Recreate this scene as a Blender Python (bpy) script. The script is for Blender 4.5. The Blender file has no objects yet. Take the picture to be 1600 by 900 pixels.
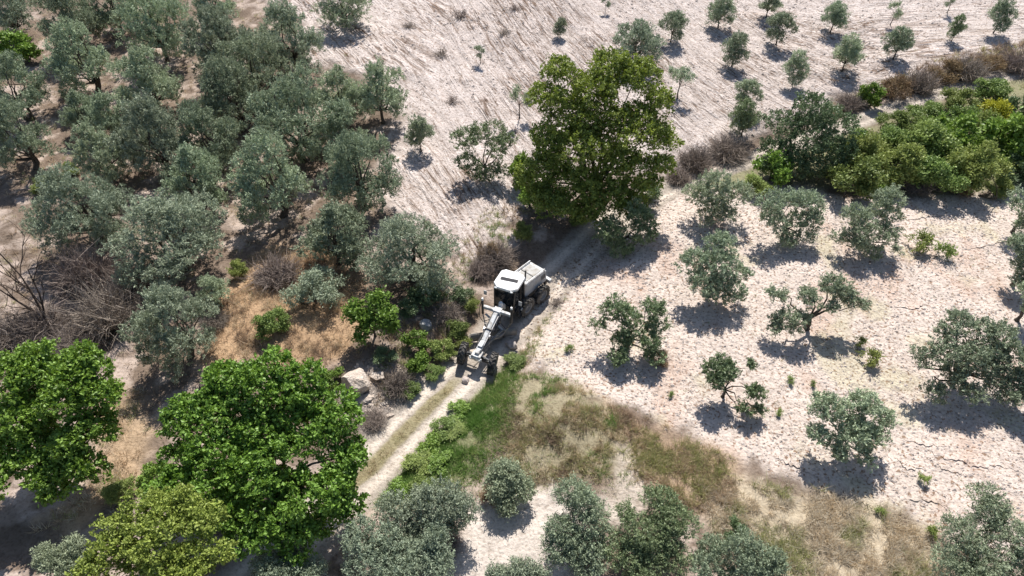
import bpy, bmesh, math
import numpy as np
from mathutils import Vector, Matrix

# ------------------------------------------------------------------ camera, sky, sun, exposure
scene = bpy.context.scene
COL = scene.collection
H = 34.0                     # drone height above the track (m)
F = 1080.0                   # focal length for a 1600 px wide picture
cam = bpy.data.cameras.new('camera')
cam.sensor_width = 36.0
cam.lens = 36.0 * F / 1600.0
cam.clip_end = 3000.0
camo = bpy.data.objects.new('camera', cam)
camo.location = (0, 0, H)
camo.rotation_euler = (math.radians(45), 0, 0)
COL.objects.link(camo)
scene.camera = camo

SUN_EL = math.radians(52)
SUN_AZ = math.radians(8)     # measured from +Y (straight behind the scene) towards +X
world = bpy.data.worlds.new('World')
scene.world = world
world.use_nodes = True
wn = world.node_tree.nodes
wl = world.node_tree.links
bg = wn['Background']
sky = wn.new('ShaderNodeTexSky')
sky.sky_type = 'NISHITA'
sky.sun_disc = False
sky.sun_elevation = SUN_EL
sky.sun_rotation = SUN_AZ
sky.altitude = 300
wl.new(sky.outputs[0], bg.inputs[0])
bg.inputs[1].default_value = 0.09
sun = bpy.data.lights.new('sun', 'SUN')
sun.energy = 5.0
sun.angle = math.radians(0.53)
sun.color = (1.0, 0.965, 0.91)
suno = bpy.data.objects.new('sun', sun)
sd = Vector((math.sin(SUN_AZ) * math.cos(SUN_EL), math.cos(SUN_AZ) * math.cos(SUN_EL), math.sin(SUN_EL)))
suno.rotation_euler = sd.to_track_quat('Z', 'Y').to_euler()
suno.location = sd * 120
COL.objects.link(suno)
scene.view_settings.view_transform = 'Standard'
scene.view_settings.look = 'None'
scene.view_settings.gamma = 1
scene.view_settings.exposure = 0.46
scene.render.engine = 'CYCLES'
scene.cycles.max_bounces = 5
scene.cycles.diffuse_bounces = 2
scene.cycles.transmission_bounces = 4

# ------------------------------------------------------------------ numeric helpers
RNG = np.random.default_rng(11)
S45 = math.sqrt(0.5)


def ray(px, py):
    u = (px - 800.0) / F
    v = (py - 450.0) / F
    return np.array([u, S45 - v * S45, -S45 - v * S45])


def flat(px, py, z=0.0):
    d = ray(px, py)
    t = (H - z) / -d[2]
    return np.array([d[0] * t, d[1] * t])


def hash2(ix, iy, seed):
    n = (ix.astype(np.int64) * 374761393 + iy.astype(np.int64) * 668265263 + seed * 1442695041) & 0xFFFFFFFF
    n = ((n ^ (n >> 13)) * 1274126177) & 0xFFFFFFFF
    n = n ^ (n >> 16)
    return (n & 0xFFFFFF) / float(0xFFFFFF)


def vnoise(x, y, seed=0):
    x = np.asarray(x, float); y = np.asarray(y, float)
    x0 = np.floor(x); y0 = np.floor(y)
    fx = x - x0; fy = y - y0
    fx = fx * fx * (3 - 2 * fx); fy = fy * fy * (3 - 2 * fy)
    a = hash2(x0, y0, seed); b = hash2(x0 + 1, y0, seed)
    c = hash2(x0, y0 + 1, seed); d = hash2(x0 + 1, y0 + 1, seed)
    return (a * (1 - fx) + b * fx) * (1 - fy) + (c * (1 - fx) + d * fx) * fy


def fbm(x, y, seed=0, oct=4):
    s = 0; a = 0.5; t = 0
    for i in range(oct):
        s = s + a * vnoise(x * 2 ** i, y * 2 ** i, seed + i * 17); t += a; a *= 0.5
    return s / t


def sstep(a, b, x):
    t = np.clip((x - a) / (b - a), 0, 1)
    return t * t * (3 - 2 * t)


def poly_dist(x, y, pts):
    """distance to a polyline and signed side (+ = right of travel) of the nearest segment"""
    best = np.full(np.shape(x), 1e9); side = np.zeros(np.shape(x))
    for (ax, ay), (bx, by) in zip(pts[:-1], pts[1:]):
        dx, dy = bx - ax, by - ay
        t = np.clip(((x - ax) * dx + (y - ay) * dy) / (dx * dx + dy * dy), 0, 1)
        ex = x - ax - t * dx; ey = y - ay - t * dy
        d = np.hypot(ex, ey)
        sg = (ex * dy - ey * dx) / math.hypot(dx, dy)
        m = d < best
        best = np.where(m, d, best); side = np.where(m, sg, side)
    return best, side


def smooth_line(pts, n=6):
    pts = [np.array(p, float) for p in pts]
    P = [2 * pts[0] - pts[1]] + pts + [2 * pts[-1] - pts[-2]]
    out = []
    for i in range(1, len(P) - 2):
        for k in range(n):
            t = k / n
            a, b, c, d = P[i - 1], P[i], P[i + 1], P[i + 2]
            out.append(0.5 * ((2 * b) + (-a + c) * t + (2 * a - 5 * b + 4 * c - d) * t * t + (-a + 3 * b - 3 * c + d) * t ** 3))
    out.append(P[-2])
    return out


def in_poly(x, y, poly):
    """signed distance-like value: >0 inside (metres)"""
    inside = np.zeros(np.shape(x), bool)
    n = len(poly)
    for i in range(n):
        x1, y1 = poly[i]; x2, y2 = poly[(i + 1) % n]
        c = ((y1 > y) != (y2 > y)) & (x < (x2 - x1) * (y - y1) / (y2 - y1 + 1e-12) + x1)
        inside ^= c
    d, _ = poly_dist(x, y, list(poly) + [poly[0]])
    return np.where(inside, d, -d)


TRACK = [tuple(p) for p in smooth_line([flat(*p) for p in [
    (230, 1080), (420, 885), (506, 802), (560, 748), (607, 700), (653, 652), (704, 604), (746, 562), (815, 485), (895, 405), (960, 345), (1045, 295), (1110, 272),
    (1190, 245), (1300, 205), (1400, 170), (1500, 142), (1600, 118), (1760, 80)]])]


def height(x, y):
    x = np.asarray(x, float); y = np.asarray(y, float)
    d, s = poly_dist(x, y, TRACK)
    z = 0.055 * np.maximum(0, y - 52) + 0.02 * np.maximum(0, -x - 14)
    z = z + 0.5 * (fbm(x * 0.06 + 5, y * 0.06, 3, 3) - 0.5)
    z = z + 0.55 * sstep(1.4, 4.0, d)                         # banks beside the sunken track
    nearw = sstep(1.9, 0.9, d)
    z = z - 0.05 * np.exp(-((np.abs(s) - 0.85) / 0.25) ** 2) * nearw
    m = flat(885, 665)
    z = z + 0.55 * np.exp(-(((x - m[0]) / 3.2) ** 2 + ((y - m[1]) / 2.6) ** 2))
    m = flat(520, 520)
    z = z + 0.5 * np.exp(-(((x - m[0]) / 6.0) ** 2 + ((y - m[1]) / 4.0) ** 2))
    return z


def ground_at(px, py, above=0.0):
    """world point `above` metres over the ground that is seen at a place of the picture"""
    d = ray(px, py)
    t = (H - above) / -d[2]
    for _ in range(14):
        x, y = d[0] * t, d[1] * t
        z = surf1(x, y) + above
        t = 0.5 * t + 0.5 * (H - z) / -d[2]
    x, y = d[0] * t, d[1] * t
    return Vector((x, y, surf1(x, y)))


def px_scale(p):
    """picture pixels (of 1600) per metre at a world point"""
    return F / (p[1] * S45 - (p[2] - H) * S45)


# ------------------------------------------------------------------ objects and materials
def tag(o, label=None, cat=None, group=None, kind=None):
    if label: o['label'] = label
    if cat: o['category'] = cat
    if group: o['group'] = group
    if kind: o['kind'] = kind
    return o


def link(o, parent=None):
    COL.objects.link(o)
    if parent is not None: o.parent = parent
    return o


def obj(name, me, parent=None):
    return link(bpy.data.objects.new(name, me), parent)


def empty(name, loc, rz=0.0):
    o = bpy.data.objects.new(name, None)
    o.empty_display_size = 0.3
    o.location = loc; o.rotation_euler = (0, 0, rz)
    return link(o)


def np_mesh(name, V, faces, mat=None, attrs=None, smooth=False):
    V = np.ascontiguousarray(V, np.float32); faces = np.ascontiguousarray(faces, np.int32)
    me = bpy.data.meshes.new(name)
    k = faces.shape[1]; n = len(faces)
    me.vertices.add(len(V)); me.vertices.foreach_set('co', V.ravel())
    me.loops.add(n * k); me.loops.foreach_set('vertex_index', faces.ravel())
    me.polygons.add(n)
    me.polygons.foreach_set('loop_start', np.arange(0, n * k, k, dtype=np.int32))
    if smooth: me.polygons.foreach_set('use_smooth', np.ones(n, bool))
    else: me.polygons.foreach_set('use_smooth', np.zeros(n, bool))
    for nm, (ty, arr) in (attrs or {}).items():
        a = me.attributes.new(nm, ty, 'POINT')
        key = {'FLOAT': 'value', 'FLOAT_COLOR': 'color', 'FLOAT_VECTOR': 'vector'}[ty]
        a.data.foreach_set(key, np.ascontiguousarray(arr, np.float32).ravel())
    me.update(calc_edges=True)
    if mat: me.materials.append(mat)
    return me


def new_mat(name):
    m = bpy.data.materials.new(name); m.use_nodes = True
    nt = m.node_tree
    return m, nt, nt.nodes, nt.links, nt.nodes['Principled BSDF']


def ramp(nodes, links, src, stops):
    r = nodes.new('ShaderNodeValToRGB')
    while len(r.color_ramp.elements) < len(stops): r.color_ramp.elements.new(0.5)
    for e, (p, c) in zip(r.color_ramp.elements, stops):
        e.position = p; e.color = (*c, 1) if len(c) == 3 else c
    links.new(src, r.inputs[0])
    return r


def leaf_mat(name, dark, light, trans=0.25, rough=0.5, tcol=None, vary=0.10, spec=0.4):
    m, nt, N, L, P = new_mat(name)
    at = N.new('ShaderNodeAttribute'); at.attribute_name = 'tone'
    r = ramp(N, L, at.outputs['Fac'], [(0.0, dark), (1.0, light)])
    oi = N.new('ShaderNodeObjectInfo')
    hs = N.new('ShaderNodeHueSaturation')
    mr = N.new('ShaderNodeMapRange'); mr.inputs[3].default_value = 1 - 2.2 * vary; mr.inputs[4].default_value = 1 + 2.2 * vary
    L.new(oi.outputs['Random'], mr.inputs[0])
    mh = N.new('ShaderNodeMapRange'); mh.inputs[3].default_value = 0.5 - 0.12 * vary; mh.inputs[4].default_value = 0.5 + 0.12 * vary
    ma = N.new('ShaderNodeMath'); ma.operation = 'MULTIPLY'; ma.inputs[1].default_value = 7.31
    mf = N.new('ShaderNodeMath'); mf.operation = 'FRACT'
    L.new(oi.outputs['Random'], ma.inputs[0]); L.new(ma.outputs[0], mf.inputs[0]); L.new(mf.outputs[0], mh.inputs[0])
    L.new(mh.outputs[0], hs.inputs['Hue'])
    L.new(mr.outputs[0], hs.inputs['Value'])
    L.new(r.outputs[0], hs.inputs['Color'])
    L.new(hs.outputs[0], P.inputs['Base Color'])
    P.inputs['Roughness'].default_value = rough
    P.inputs['Specular IOR Level'].default_value = spec
    if trans > 0:
        tr = N.new('ShaderNodeBsdfTranslucent')
        if tcol:
            mx = N.new('ShaderNodeMixRGB'); mx.blend_type = 'MULTIPLY'; mx.inputs[0].default_value = 1
            mx.inputs[2].default_value = (*tcol, 1); L.new(hs.outputs[0], mx.inputs[1]); L.new(mx.outputs[0], tr.inputs[0])
        else:
            L.new(hs.outputs[0], tr.inputs[0])
        ms = N.new('ShaderNodeMixShader'); ms.inputs[0].default_value = trans
        L.new(P.outputs[0], ms.inputs[1]); L.new(tr.outputs[0], ms.inputs[2])
        L.new(ms.outputs[0], N['Material Output'].inputs[0])
    return m


def noisy_mat(name, a, b, scale=3.0, rough=0.85, bump=0.3, bdist=0.03, spec=0.2, detail=6):
    m, nt, N, L, P = new_mat(name)
    tc = N.new('ShaderNodeTexCoord')
    nz = N.new('ShaderNodeTexNoise'); nz.inputs['Scale'].default_value = scale; nz.inputs['Detail'].default_value = detail
    nz.inputs['Roughness'].default_value = 0.65
    L.new(tc.outputs['Object'], nz.inputs['Vector'])
    r = ramp(N, L, nz.outputs[0], [(0.3, a), (0.7, b)])
    L.new(r.outputs[0], P.inputs['Base Color'])
    P.inputs['Roughness'].default_value = rough
    P.inputs['Specular IOR Level'].default_value = spec
    if bump:
        n2 = N.new('ShaderNodeTexNoise'); n2.inputs['Scale'].default_value = scale * 3; n2.inputs['Detail'].default_value = 5
        L.new(tc.outputs['Object'], n2.inputs['Vector'])
        bp = N.new('ShaderNodeBump'); bp.inputs['Strength'].default_value = bump; bp.inputs['Distance'].default_value = bdist
        L.new(n2.outputs[0], bp.inputs['Height']); L.new(bp.outputs[0], P.inputs['Normal'])
    return m


M = {}
M['olive'] = leaf_mat('olive_leaf', (0.085, 0.11, 0.062), (0.46, 0.53, 0.345), 0.22, 0.5, None, 0.10, 0.3)
M['olive_pale'] = leaf_mat('olive_leaf_grey', (0.11, 0.14, 0.088), (0.45, 0.51, 0.355), 0.22, 0.5, None, 0.08, 0.3)
M['olive_green'] = leaf_mat('olive_leaf_green', (0.075, 0.11, 0.048), (0.31, 0.38, 0.19), 0.22, 0.45, None, 0.08, 0.45)
M['broad'] = leaf_mat('broad_leaf_green', (0.038, 0.09, 0.014), (0.26, 0.41, 0.075), 0.26, 0.45, (1.2, 1.15, 0.6), 0.04, 0.35)
M['yellowgreen'] = leaf_mat('yellow_green_leaf', (0.12, 0.17, 0.035), (0.46, 0.54, 0.12), 0.28, 0.5, None, 0.06, 0.3)
M['lime'] = leaf_mat('lime_leaf', (0.075, 0.12, 0.025), (0.40, 0.46, 0.14), 0.28, 0.5, None, 0.10, 0.3)
M['walnut'] = leaf_mat('mixed_green_leaf', (0.04, 0.075, 0.018), (0.31, 0.37, 0.085), 0.26, 0.45, (1.2, 1.25, 0.6), 0.03, 0.35)
M['bush_mid'] = leaf_mat('shrub_leaf_mid', (0.06, 0.105, 0.03), (0.33, 0.42, 0.12), 0.25, 0.5, None, 0.10, 0.35)
M['bush_bright'] = leaf_mat('shrub_leaf_bright', (0.06, 0.13, 0.02), (0.27, 0.40, 0.075), 0.30, 0.45, None, 0.05, 0.35)
M['bush_dark'] = leaf_mat('shrub_leaf_dark', (0.04, 0.07, 0.03), (0.21, 0.28, 0.13), 0.2, 0.45, None, 0.06, 0.4)
M['bush_yellow'] = leaf_mat('shrub_leaf_yellow', (0.22, 0.24, 0.02), (0.55, 0.52, 0.06), 0.25, 0.5, None, 0.04, 0.3)
M['bush_ochre'] = leaf_mat('shrub_leaf_ochre', (0.13, 0.085, 0.045), (0.38, 0.27, 0.15), 0.2, 0.7, None, 0.08, 0.2)
M['twig'] = leaf_mat('dry_twig', (0.10, 0.08, 0.068), (0.40, 0.33, 0.28), 0.0, 0.9, None, 0.10, 0.1)
M['bark'] = noisy_mat('olive_bark', (0.045, 0.036, 0.028), (0.16, 0.135, 0.11), 9.0, 0.95, 0.8, 0.05, 0.1)
M['bark_dead'] = noisy_mat('dead_bark', (0.03, 0.022, 0.018), (0.10, 0.075, 0.06), 9.0, 0.95, 0.6, 0.04, 0.1)
M['rock_pale'] = noisy_mat('pale_rock', (0.42, 0.33, 0.26), (0.70, 0.61, 0.53), 2.6, 0.95, 1.0, 0.15, 0.1)
M['rock_grey'] = noisy_mat('grey_rock', (0.20, 0.20, 0.20), (0.42, 0.41, 0.40), 2.5, 0.9, 0.8, 0.08, 0.2)
M['soil_lump'] = noisy_mat('soil_lump', (0.33, 0.27, 0.235), (0.60, 0.525, 0.475), 5.0, 1.0, 0.6, 0.05, 0.05)

# ------------------------------------------------------------------ ground
def axis(lo, hi, step0, step1, far, grow=1.35):
    a = [lo]
    while a[-1] < hi:
        t = (a[-1] - lo) / (hi - lo)
        a.append(a[-1] + step0 + (step1 - step0) * t)
    s = step1
    while a[-1] < far:
        s *= grow; a.append(a[-1] + s)
    b = []; s = step0; v = lo
    while v > -far:
        s *= grow; v -= s; b.append(v)
    return np.array(b[::-1] + a)


ys = axis(9, 94, 0.15, 0.36, 1500)
xh = axis(0, 64, 0.19, 0.27, 1500)
xh = xh[xh >= 0]
xs = np.concatenate([-xh[1:][::-1], xh])
GX, GY = np.meshgrid(xs, ys)
X = GX.ravel(); Y = GY.ravel()
Z = height(X, Y)


def wp(pts):
    return [tuple(flat(*p)) for p in pts]


UPPER = wp([(395, -60), (395, 10), (480, 60), (480, 120), (610, 130), (620, 230), (600, 330), (690, 400), (745, 430), (800, 360),
            (850, 300), (1050, 270), (1180, 215), (1330, 160), (1600, 85), (1800, 40), (1800, -90), (395, -90)])
RIGHT = wp([(850, 425), (930, 370), (1040, 300), (1180, 290), (1300, 312), (1420, 318), (1560, 310), (1800, 280), (1900, 1000),
            (1620, 900), (1500, 860), (1390, 800), (1250, 770), (1120, 705), (980, 650), (860, 600), (815, 565), (812, 500)])
STRAW = wp([(320, 575), (340, 480), (430, 395), (520, 400), (570, 450), (560, 560), (480, 590), (400, 575)])
STRAW2 = wp([(155, 640), (235, 620), (245, 700), (215, 790), (110, 850), (80, 830), (170, 740)])
GREEN = wp([(790, 560), (815, 600), (790, 690), (740, 760), (640, 800), (585, 790), (600, 745), (710, 625), (760, 600)])
MIXED = wp([(800, 590), (880, 605), (970, 660), (985, 740), (900, 770), (810, 770), (770, 700)])
BROWN = wp([(950, 645), (1060, 690), (1150, 735), (1140, 800), (1060, 810), (990, 745)])
BLONDE = wp([(1090, 760), (1230, 765), (1380, 805), (1460, 840), (1480, 930), (1190, 930), (1110, 850)])
UND = wp([(1050, 285), (1300, 210), (1600, 130), (1800, 90), (1800, 270), (1560, 305), (1420, 315), (1300, 308), (1190, 285), (1060, 300)])
GRAVEL = wp([(545, 590), (600, 570), (690, 590), (650, 640), (580, 700), (540, 640)])

n1 = fbm(X * 0.9, Y * 0.9, 21, 4)
n2 = fbm(X * 0.22, Y * 0.22, 31, 4)
n3 = fbm(X * 2.6, Y * 2.6, 41, 3)


def zone(poly, soft=1.0, jitter=2.2):
    return sstep(-soft, soft, in_poly(X, Y, poly) + jitter * (n1 - 0.5) + 0.8 * (n3 - 0.5))


def lay(C, col, w):
    return C * (1 - w[:, None]) + np.array(col)[None, :] * w[:, None]


C = np.tile(np.array([0.20, 0.15, 0.115]), (len(X), 1))                     # grove floor
C = lay(C, (0.44, 0.355, 0.30), 0.9 * sstep(0.48, 0.56, n1 * 0.45 + n2 * 0.4 + 0.15 * n3))
C = lay(C, (0.13, 0.10, 0.075), 0.6 * sstep(0.55, 0.70, fbm(X * 0.5 + 9, Y * 0.5, 55, 4)))
zu = zone(UPPER, 1.2, 3.0)
C = lay(C, (0.53, 0.465, 0.43), zu)
zr = zone(RIGHT, 0.6, 2.0)
C = lay(C, (0.56, 0.475, 0.415), zr)
C = lay(C, (0.47, 0.33, 0.255), zr * 0.5 * sstep(0.58, 0.74, fbm(X * 0.45 + 47, Y * 0.30 + 7, 61, 4)))
C = lay(C, (0.44, 0.40, 0.27), zr * 0.55 * sstep(0.60, 0.74, fbm(X * 0.35 + 80, Y * 0.35 + 3, 67, 4)))
zs = zone(STRAW, 0.8); C = lay(C, (0.40, 0.27, 0.165), zs)
C = lay(C, (0.40, 0.29, 0.19), zone(STRAW2, 0.8))
C = lay(C, (0.23, 0.215, 0.13), zone(UND, 0.8))
C = lay(C, (0.19, 0.20, 0.10), 0.85 * zone(GREEN, 0.6))
C = lay(C, (0.30, 0.26, 0.17), 0.9 * zone(MIXED, 0.7))
C = lay(C, (0.36, 0.26, 0.18), 0.9 * zone(BROWN, 0.7))
C = lay(C, (0.43, 0.36, 0.26), 0.9 * zone(BLONDE, 0.9))
C = lay(C, (0.29, 0.25, 0.22), 0.9 * zone(GRAVEL, 0.6, 1.2))
bx0 = wp([(740, 800), (880, 770), (960, 800), (880, 860), (900, 930), (700, 930)])
C = lay(C, (0.56, 0.49, 0.43), zone(bx0, 0.8))
bx1 = wp([(970, 700), (1000, 700), (1010, 790), (960, 830), (940, 800)])
C = lay(C, (0.50, 0.43, 0.36), 0.8 * zone(bx1, 0.5, 1.4))
td, ts = poly_dist(X, Y, TRACK)
far_narrow = 1 + 0.75 * sstep(8, 18, X)                       # the far stretch is only a narrow path
td = td * far_narrow
tw = td + 0.5 * (n1 - 0.5) + 0.25 * (n3 - 0.5)
C = lay(C, (0.36, 0.31, 0.26), sstep(1.9, 1.5, tw))                       # track
rut = np.exp(-((np.abs(ts * far_narrow + 0.3 * (n1 - 0.5)) - 0.85) / 0.30) ** 2) * sstep(1.9, 1.3, td)
C = lay(C, (0.60, 0.52, 0.44), np.clip(rut * 1.35, 0, 1))
C = lay(C, (0.29, 0.25, 0.15), sstep(0.48, 0.28, np.abs(ts) + 0.5 * (n1 - 0.5)) * sstep(1.0, 0.6, td) * sstep(27.0, 25.5, Y + 3 * (n1 - .5)))
C = C * (0.86 + 0.28 * n1)[:, None]

# relief: clods, furrows that follow the contour of the upper field
gp = np.where(X < -7, 1.45, np.clip(1.45 - (X + 7) * 0.034, -0.12, 1.45))
xx = np.clip(X, -7, 39.2)
G = np.where(X < -7, 1.45 * (X + 7), 1.45 * (xx + 7) - 0.017 * (xx + 7) ** 2 - 0.12 * np.maximum(0, X - 39.2))
phi = (Y + G) / np.sqrt(1 + gp ** 2)
tan = (X - gp * Y) / np.sqrt(1 + gp ** 2)
fur = fbm(phi * 1.1, tan * 0.16, 77, 3)
Z = Z + zu * (0.34 * (fur - 0.5)) + 0.13 * zu * (n3 - 0.5)
Z = Z + zr * (0.09 * (n3 - 0.5) + 0.10 * (n1 - 0.5))
Z = Z + (1 - zr) * (1 - zu) * sstep(1.5, 2.5, td) * 0.22 * (n1 - 0.5)
Z = Z + sstep(1.6, 1.0, td) * 0.03 * (n3 - 0.5)
ny, nx = GX.shape
idx = np.arange(nx * ny).reshape(ny, nx)
faces = np.stack([idx[:-1, :-1], idx[:-1, 1:], idx[1:, 1:], idx[1:, :-1]], -1).reshape(-1, 4)

gm, nt, N, L, P = new_mat('soil')
a1 = N.new('ShaderNodeAttribute'); a1.attribute_name = 'soil'
a2 = N.new('ShaderNodeAttribute'); a2.attribute_name = 'flow'
a3 = N.new('ShaderNodeAttribute'); a3.attribute_name = 'furrowed'
a4 = N.new('ShaderNodeAttribute'); a4.attribute_name = 'cloddy'
tc = N.new('ShaderNodeTexCoord')


def noise(scale, detail=6, rough=0.6, vec=None):
    n = N.new('ShaderNodeTexNoise')
    n.inputs['Scale'].default_value = scale; n.inputs['Detail'].default_value = detail; n.inputs['Roughness'].default_value = rough
    L.new(vec if vec is not None else tc.outputs['Object'], n.inputs['Vector'])
    return n


def math_node(op, a, b=None, clamp=False):
    m = N.new('ShaderNodeMath'); m.operation = op; m.use_clamp = clamp
    for i, v in enumerate((a, b)):
        if v is None: continue
        if hasattr(v, 'links'): L.new(v, m.inputs[i])
        else: m.inputs[i].default_value = v
    return m.outputs[0]


mp = N.new('ShaderNodeMapping'); mp.inputs['Scale'].default_value = (1.15, 0.22, 1)
L.new(a2.outputs['Vector'], mp.inputs[0])
nf = noise(1.0, 4, 0.55, mp.outputs[0]); nf.inputs['Distortion'].default_value = 2.2
na = noise(2.2, 8, 0.7)
nb = noise(7.0, 5, 0.44)
# colour: fine soil grain over the mapped soil colour, darker streaks along the furrows
r1 = ramp(N, L, na.outputs[0], [(0.28, (0.68, 0.65, 0.63)), (0.46, (0.98, 0.98, 0.98)), (0.72, (1.15, 1.15, 1.15))])
r2 = ramp(N, L, nb.outputs[0], [(0.30, (0.74, 0.71, 0.68)), (0.48, (1.0, 1.0, 1.0)), (0.75, (1.10, 1.10, 1.10))])
r3 = ramp(N, L, nf.outputs[0], [(0.36, (0.42, 0.35, 0.30)), (0.46, (0.92, 0.90, 0.88)), (0.60, (1.10, 1.10, 1.10))])


def mul(a, b, fac=1.0):
    m = N.new('ShaderNodeMixRGB'); m.blend_type = 'MULTIPLY'
    if hasattr(fac, 'links'): L.new(fac, m.inputs[0])
    else: m.inputs[0].default_value = fac
    L.new(a, m.inputs[1]); L.new(b, m.inputs[2])
    return m.outputs[0]


c = mul(a1.outputs['Color'], r1.outputs[0])
c = mul(c, r2.outputs[0])
c = mul(c, r3.outputs[0], a3.outputs['Fac'])
mp2 = N.new('ShaderNodeMapping'); mp2.inputs['Scale'].default_value = (0.85, 0.085, 1)
L.new(a2.outputs['Vector'], mp2.inputs[0])
nf2 = noise(1.0, 6, 0.62, mp2.outputs[0]); nf2.inputs['Distortion'].default_value = 2.0
r5 = ramp(N, L, nf2.outputs[0], [(0.36, (0.40, 0.32, 0.26)), (0.45, (0.94, 0.93, 0.92)), (0.60, (1.06, 1.06, 1.06))])
c = mul(c, r5.outputs[0], a3.outputs['Fac'])
nk = noise(5.2, 4, 0.46)
r4 = ramp(N, L, nk.outputs[0], [(0.35, (0.50, 0.40, 0.33)), (0.42, (1, 1, 1)), (0.66, (1.06, 1.05, 1.05))])
c = mul(c, r4.outputs[0], a4.outputs['Fac'])
L.new(c, P.inputs['Base Color'])
P.inputs['Roughness'].default_value = 0.95
P.inputs['Specular IOR Level'].default_value = 0.08
h1 = math_node('MULTIPLY', na.outputs[0], 0.13)
h2 = math_node('MULTIPLY', nb.outputs[0], 0.06)
h3 = math_node('MULTIPLY', math_node('MULTIPLY', nf.outputs[0], 0.55), a3.outputs['Fac'])
ns = noise(4.3, 3, 0.42)
h4 = math_node('MULTIPLY', math_node('MULTIPLY', ns.outputs[0], 0.10), a4.outputs['Fac'])
hh = math_node('ADD', math_node('ADD', h1, h2), math_node('ADD', h3, h4))
bp = N.new('ShaderNodeBump'); bp.inputs['Strength'].default_value = 0.9; bp.inputs['Distance'].default_value = 1.0
L.new(hh, bp.inputs['Height']); L.new(bp.outputs[0], P.inputs['Normal'])

C4 = np.concatenate([np.clip(C, 0.02, 0.8), np.ones((len(X), 1))], 1)
GATTR = {'soil': ('FLOAT_COLOR', C4), 'flow': ('FLOAT_VECTOR', np.stack([phi, tan, np.zeros_like(phi)], 1)),
         'furrowed': ('FLOAT', zu * (0.35 + 0.6 * sstep(0.35, 0.65, n2))), 'cloddy': ('FLOAT', np.clip(zr + 0.8 * zu, 0, 1))}
VALL = np.stack([X, Y, Z], 1)


def sheet(name, fsel):
    used, inv = np.unique(fsel.ravel(), return_inverse=True)
    me = np_mesh(name, VALL[used], inv.reshape(-1, 4), gm, {k: (t, a[used]) for k, (t, a) in GATTR.items()}, smooth=True)
    return tag(obj(name, me), kind='structure')


on_track = (tw[faces] < 1.55).all(axis=1) & (np.abs(Y[faces[:, 0]] - 45) < 60)
ground = sheet('ground', faces[~on_track])
sheet('dirt_track', faces[on_track])

GZ = Z.reshape(ny, nx)


def surf(x, y):
    """height of the finished ground mesh"""
    x = np.atleast_1d(np.asarray(x, float)); y = np.atleast_1d(np.asarray(y, float))
    i = np.clip(np.searchsorted(xs, x) - 1, 0, nx - 2); j = np.clip(np.searchsorted(ys, y) - 1, 0, ny - 2)
    fx = (x - xs[i]) / (xs[i + 1] - xs[i]); fy = (y - ys[j]) / (ys[j + 1] - ys[j])
    return (GZ[j, i] * (1 - fx) + GZ[j, i + 1] * fx) * (1 - fy) + (GZ[j + 1, i] * (1 - fx) + GZ[j + 1, i + 1] * fx) * fy


def surf1(x, y):
    i = min(max(int(np.searchsorted(xs, x)) - 1, 0), nx - 2); j = min(max(int(np.searchsorted(ys, y)) - 1, 0), ny - 2)
    fx = (x - xs[i]) / (xs[i + 1] - xs[i]); fy = (y - ys[j]) / (ys[j + 1] - ys[j])
    return float((GZ[j, i] * (1 - fx) + GZ[j, i + 1] * fx) * (1 - fy) + (GZ[j + 1, i] * (1 - fx) + GZ[j + 1, i + 1] * fx) * fy)


def scatter(poly, n, rng, soft=0.0):
    p = np.array(poly); lo = p.min(0); hi = p.max(0)
    out = []
    got = 0
    while got < n:
        q = lo + (hi - lo) * rng.random((n * 2, 2))
        k = in_poly(q[:, 0], q[:, 1], poly) + soft * (rng.random(len(q)) - 0.7) > 0
        out.append(q[k]); got += k.sum()
    return np.concatenate(out)[:n]


def stones(name, pts, r, mat, rng, flatz=0.6):
    """many small uneven lumps half sunk in the ground, one mesh"""
    n = len(pts)
    base = np.array([[1, 0, 0], [0, 1, 0], [-1, 0, 0], [0, -1, 0], [0, 0, 1]], float)
    tri = np.array([[0, 1, 4], [1, 2, 4], [2, 3, 4], [3, 0, 4]])
    V = base[None] * (0.65 + 0.7 * rng.random((n, 5, 1)))
    a = rng.random(n) * 6.283
    ca, sa = np.cos(a)[:, None], np.sin(a)[:, None]
    x = V[..., 0] * ca - V[..., 1] * sa; y = V[..., 0] * sa + V[..., 1] * ca
    z = V[..., 2] * flatz + 0.35 * x * (rng.random((n, 1)) - 0.5)
    r = np.asarray(r)[:, None]
    sx = (0.7 + 0.7 * rng.random((n, 1)))
    zz = surf(pts[:, 0], pts[:, 1])[:, None]
    W = np.stack([x * r * sx + pts[:, :1], y * r + pts[:, 1:2], z * r + zz + r * flatz * 0.10], -1).reshape(-1, 3)
    Fc = (tri[None] + 5 * np.arange(n)[:, None, None]).reshape(-1, 3)
    return np_mesh(name, W, Fc, mat)


rg = np.random.default_rng(5)
pr = scatter(RIGHT, 22000, rg, 1.5)
pr = pr[(fbm(pr[:, 0] * 0.5, pr[:, 1] * 0.5, 91, 3) + 0.35 * rg.random(len(pr))) > 0.55]
tag(obj('soil_clods', stones('soil_clods', pr, 0.035 + 0.085 * rg.random(len(pr)) ** 3, M['soil_lump'], rg)),
    'small pale clods and stones strewn over the dry field', 'clods', kind='stuff')

pu = scatter(UPPER, 19000, rg, 1.5)
pu = pu[(fbm(pu[:, 0] * 0.35, pu[:, 1] * 0.35, 95, 3) + 0.3 * rg.random(len(pu))) > 0.62]
tag(obj('furrow_clods', stones('furrow_clods', pu, 0.05 + 0.12 * rg.random(len(pu)) ** 3, M['soil_lump'], rg)),
    'pale clods turned up along the furrows of the upper field', 'clods', kind='stuff')

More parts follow.
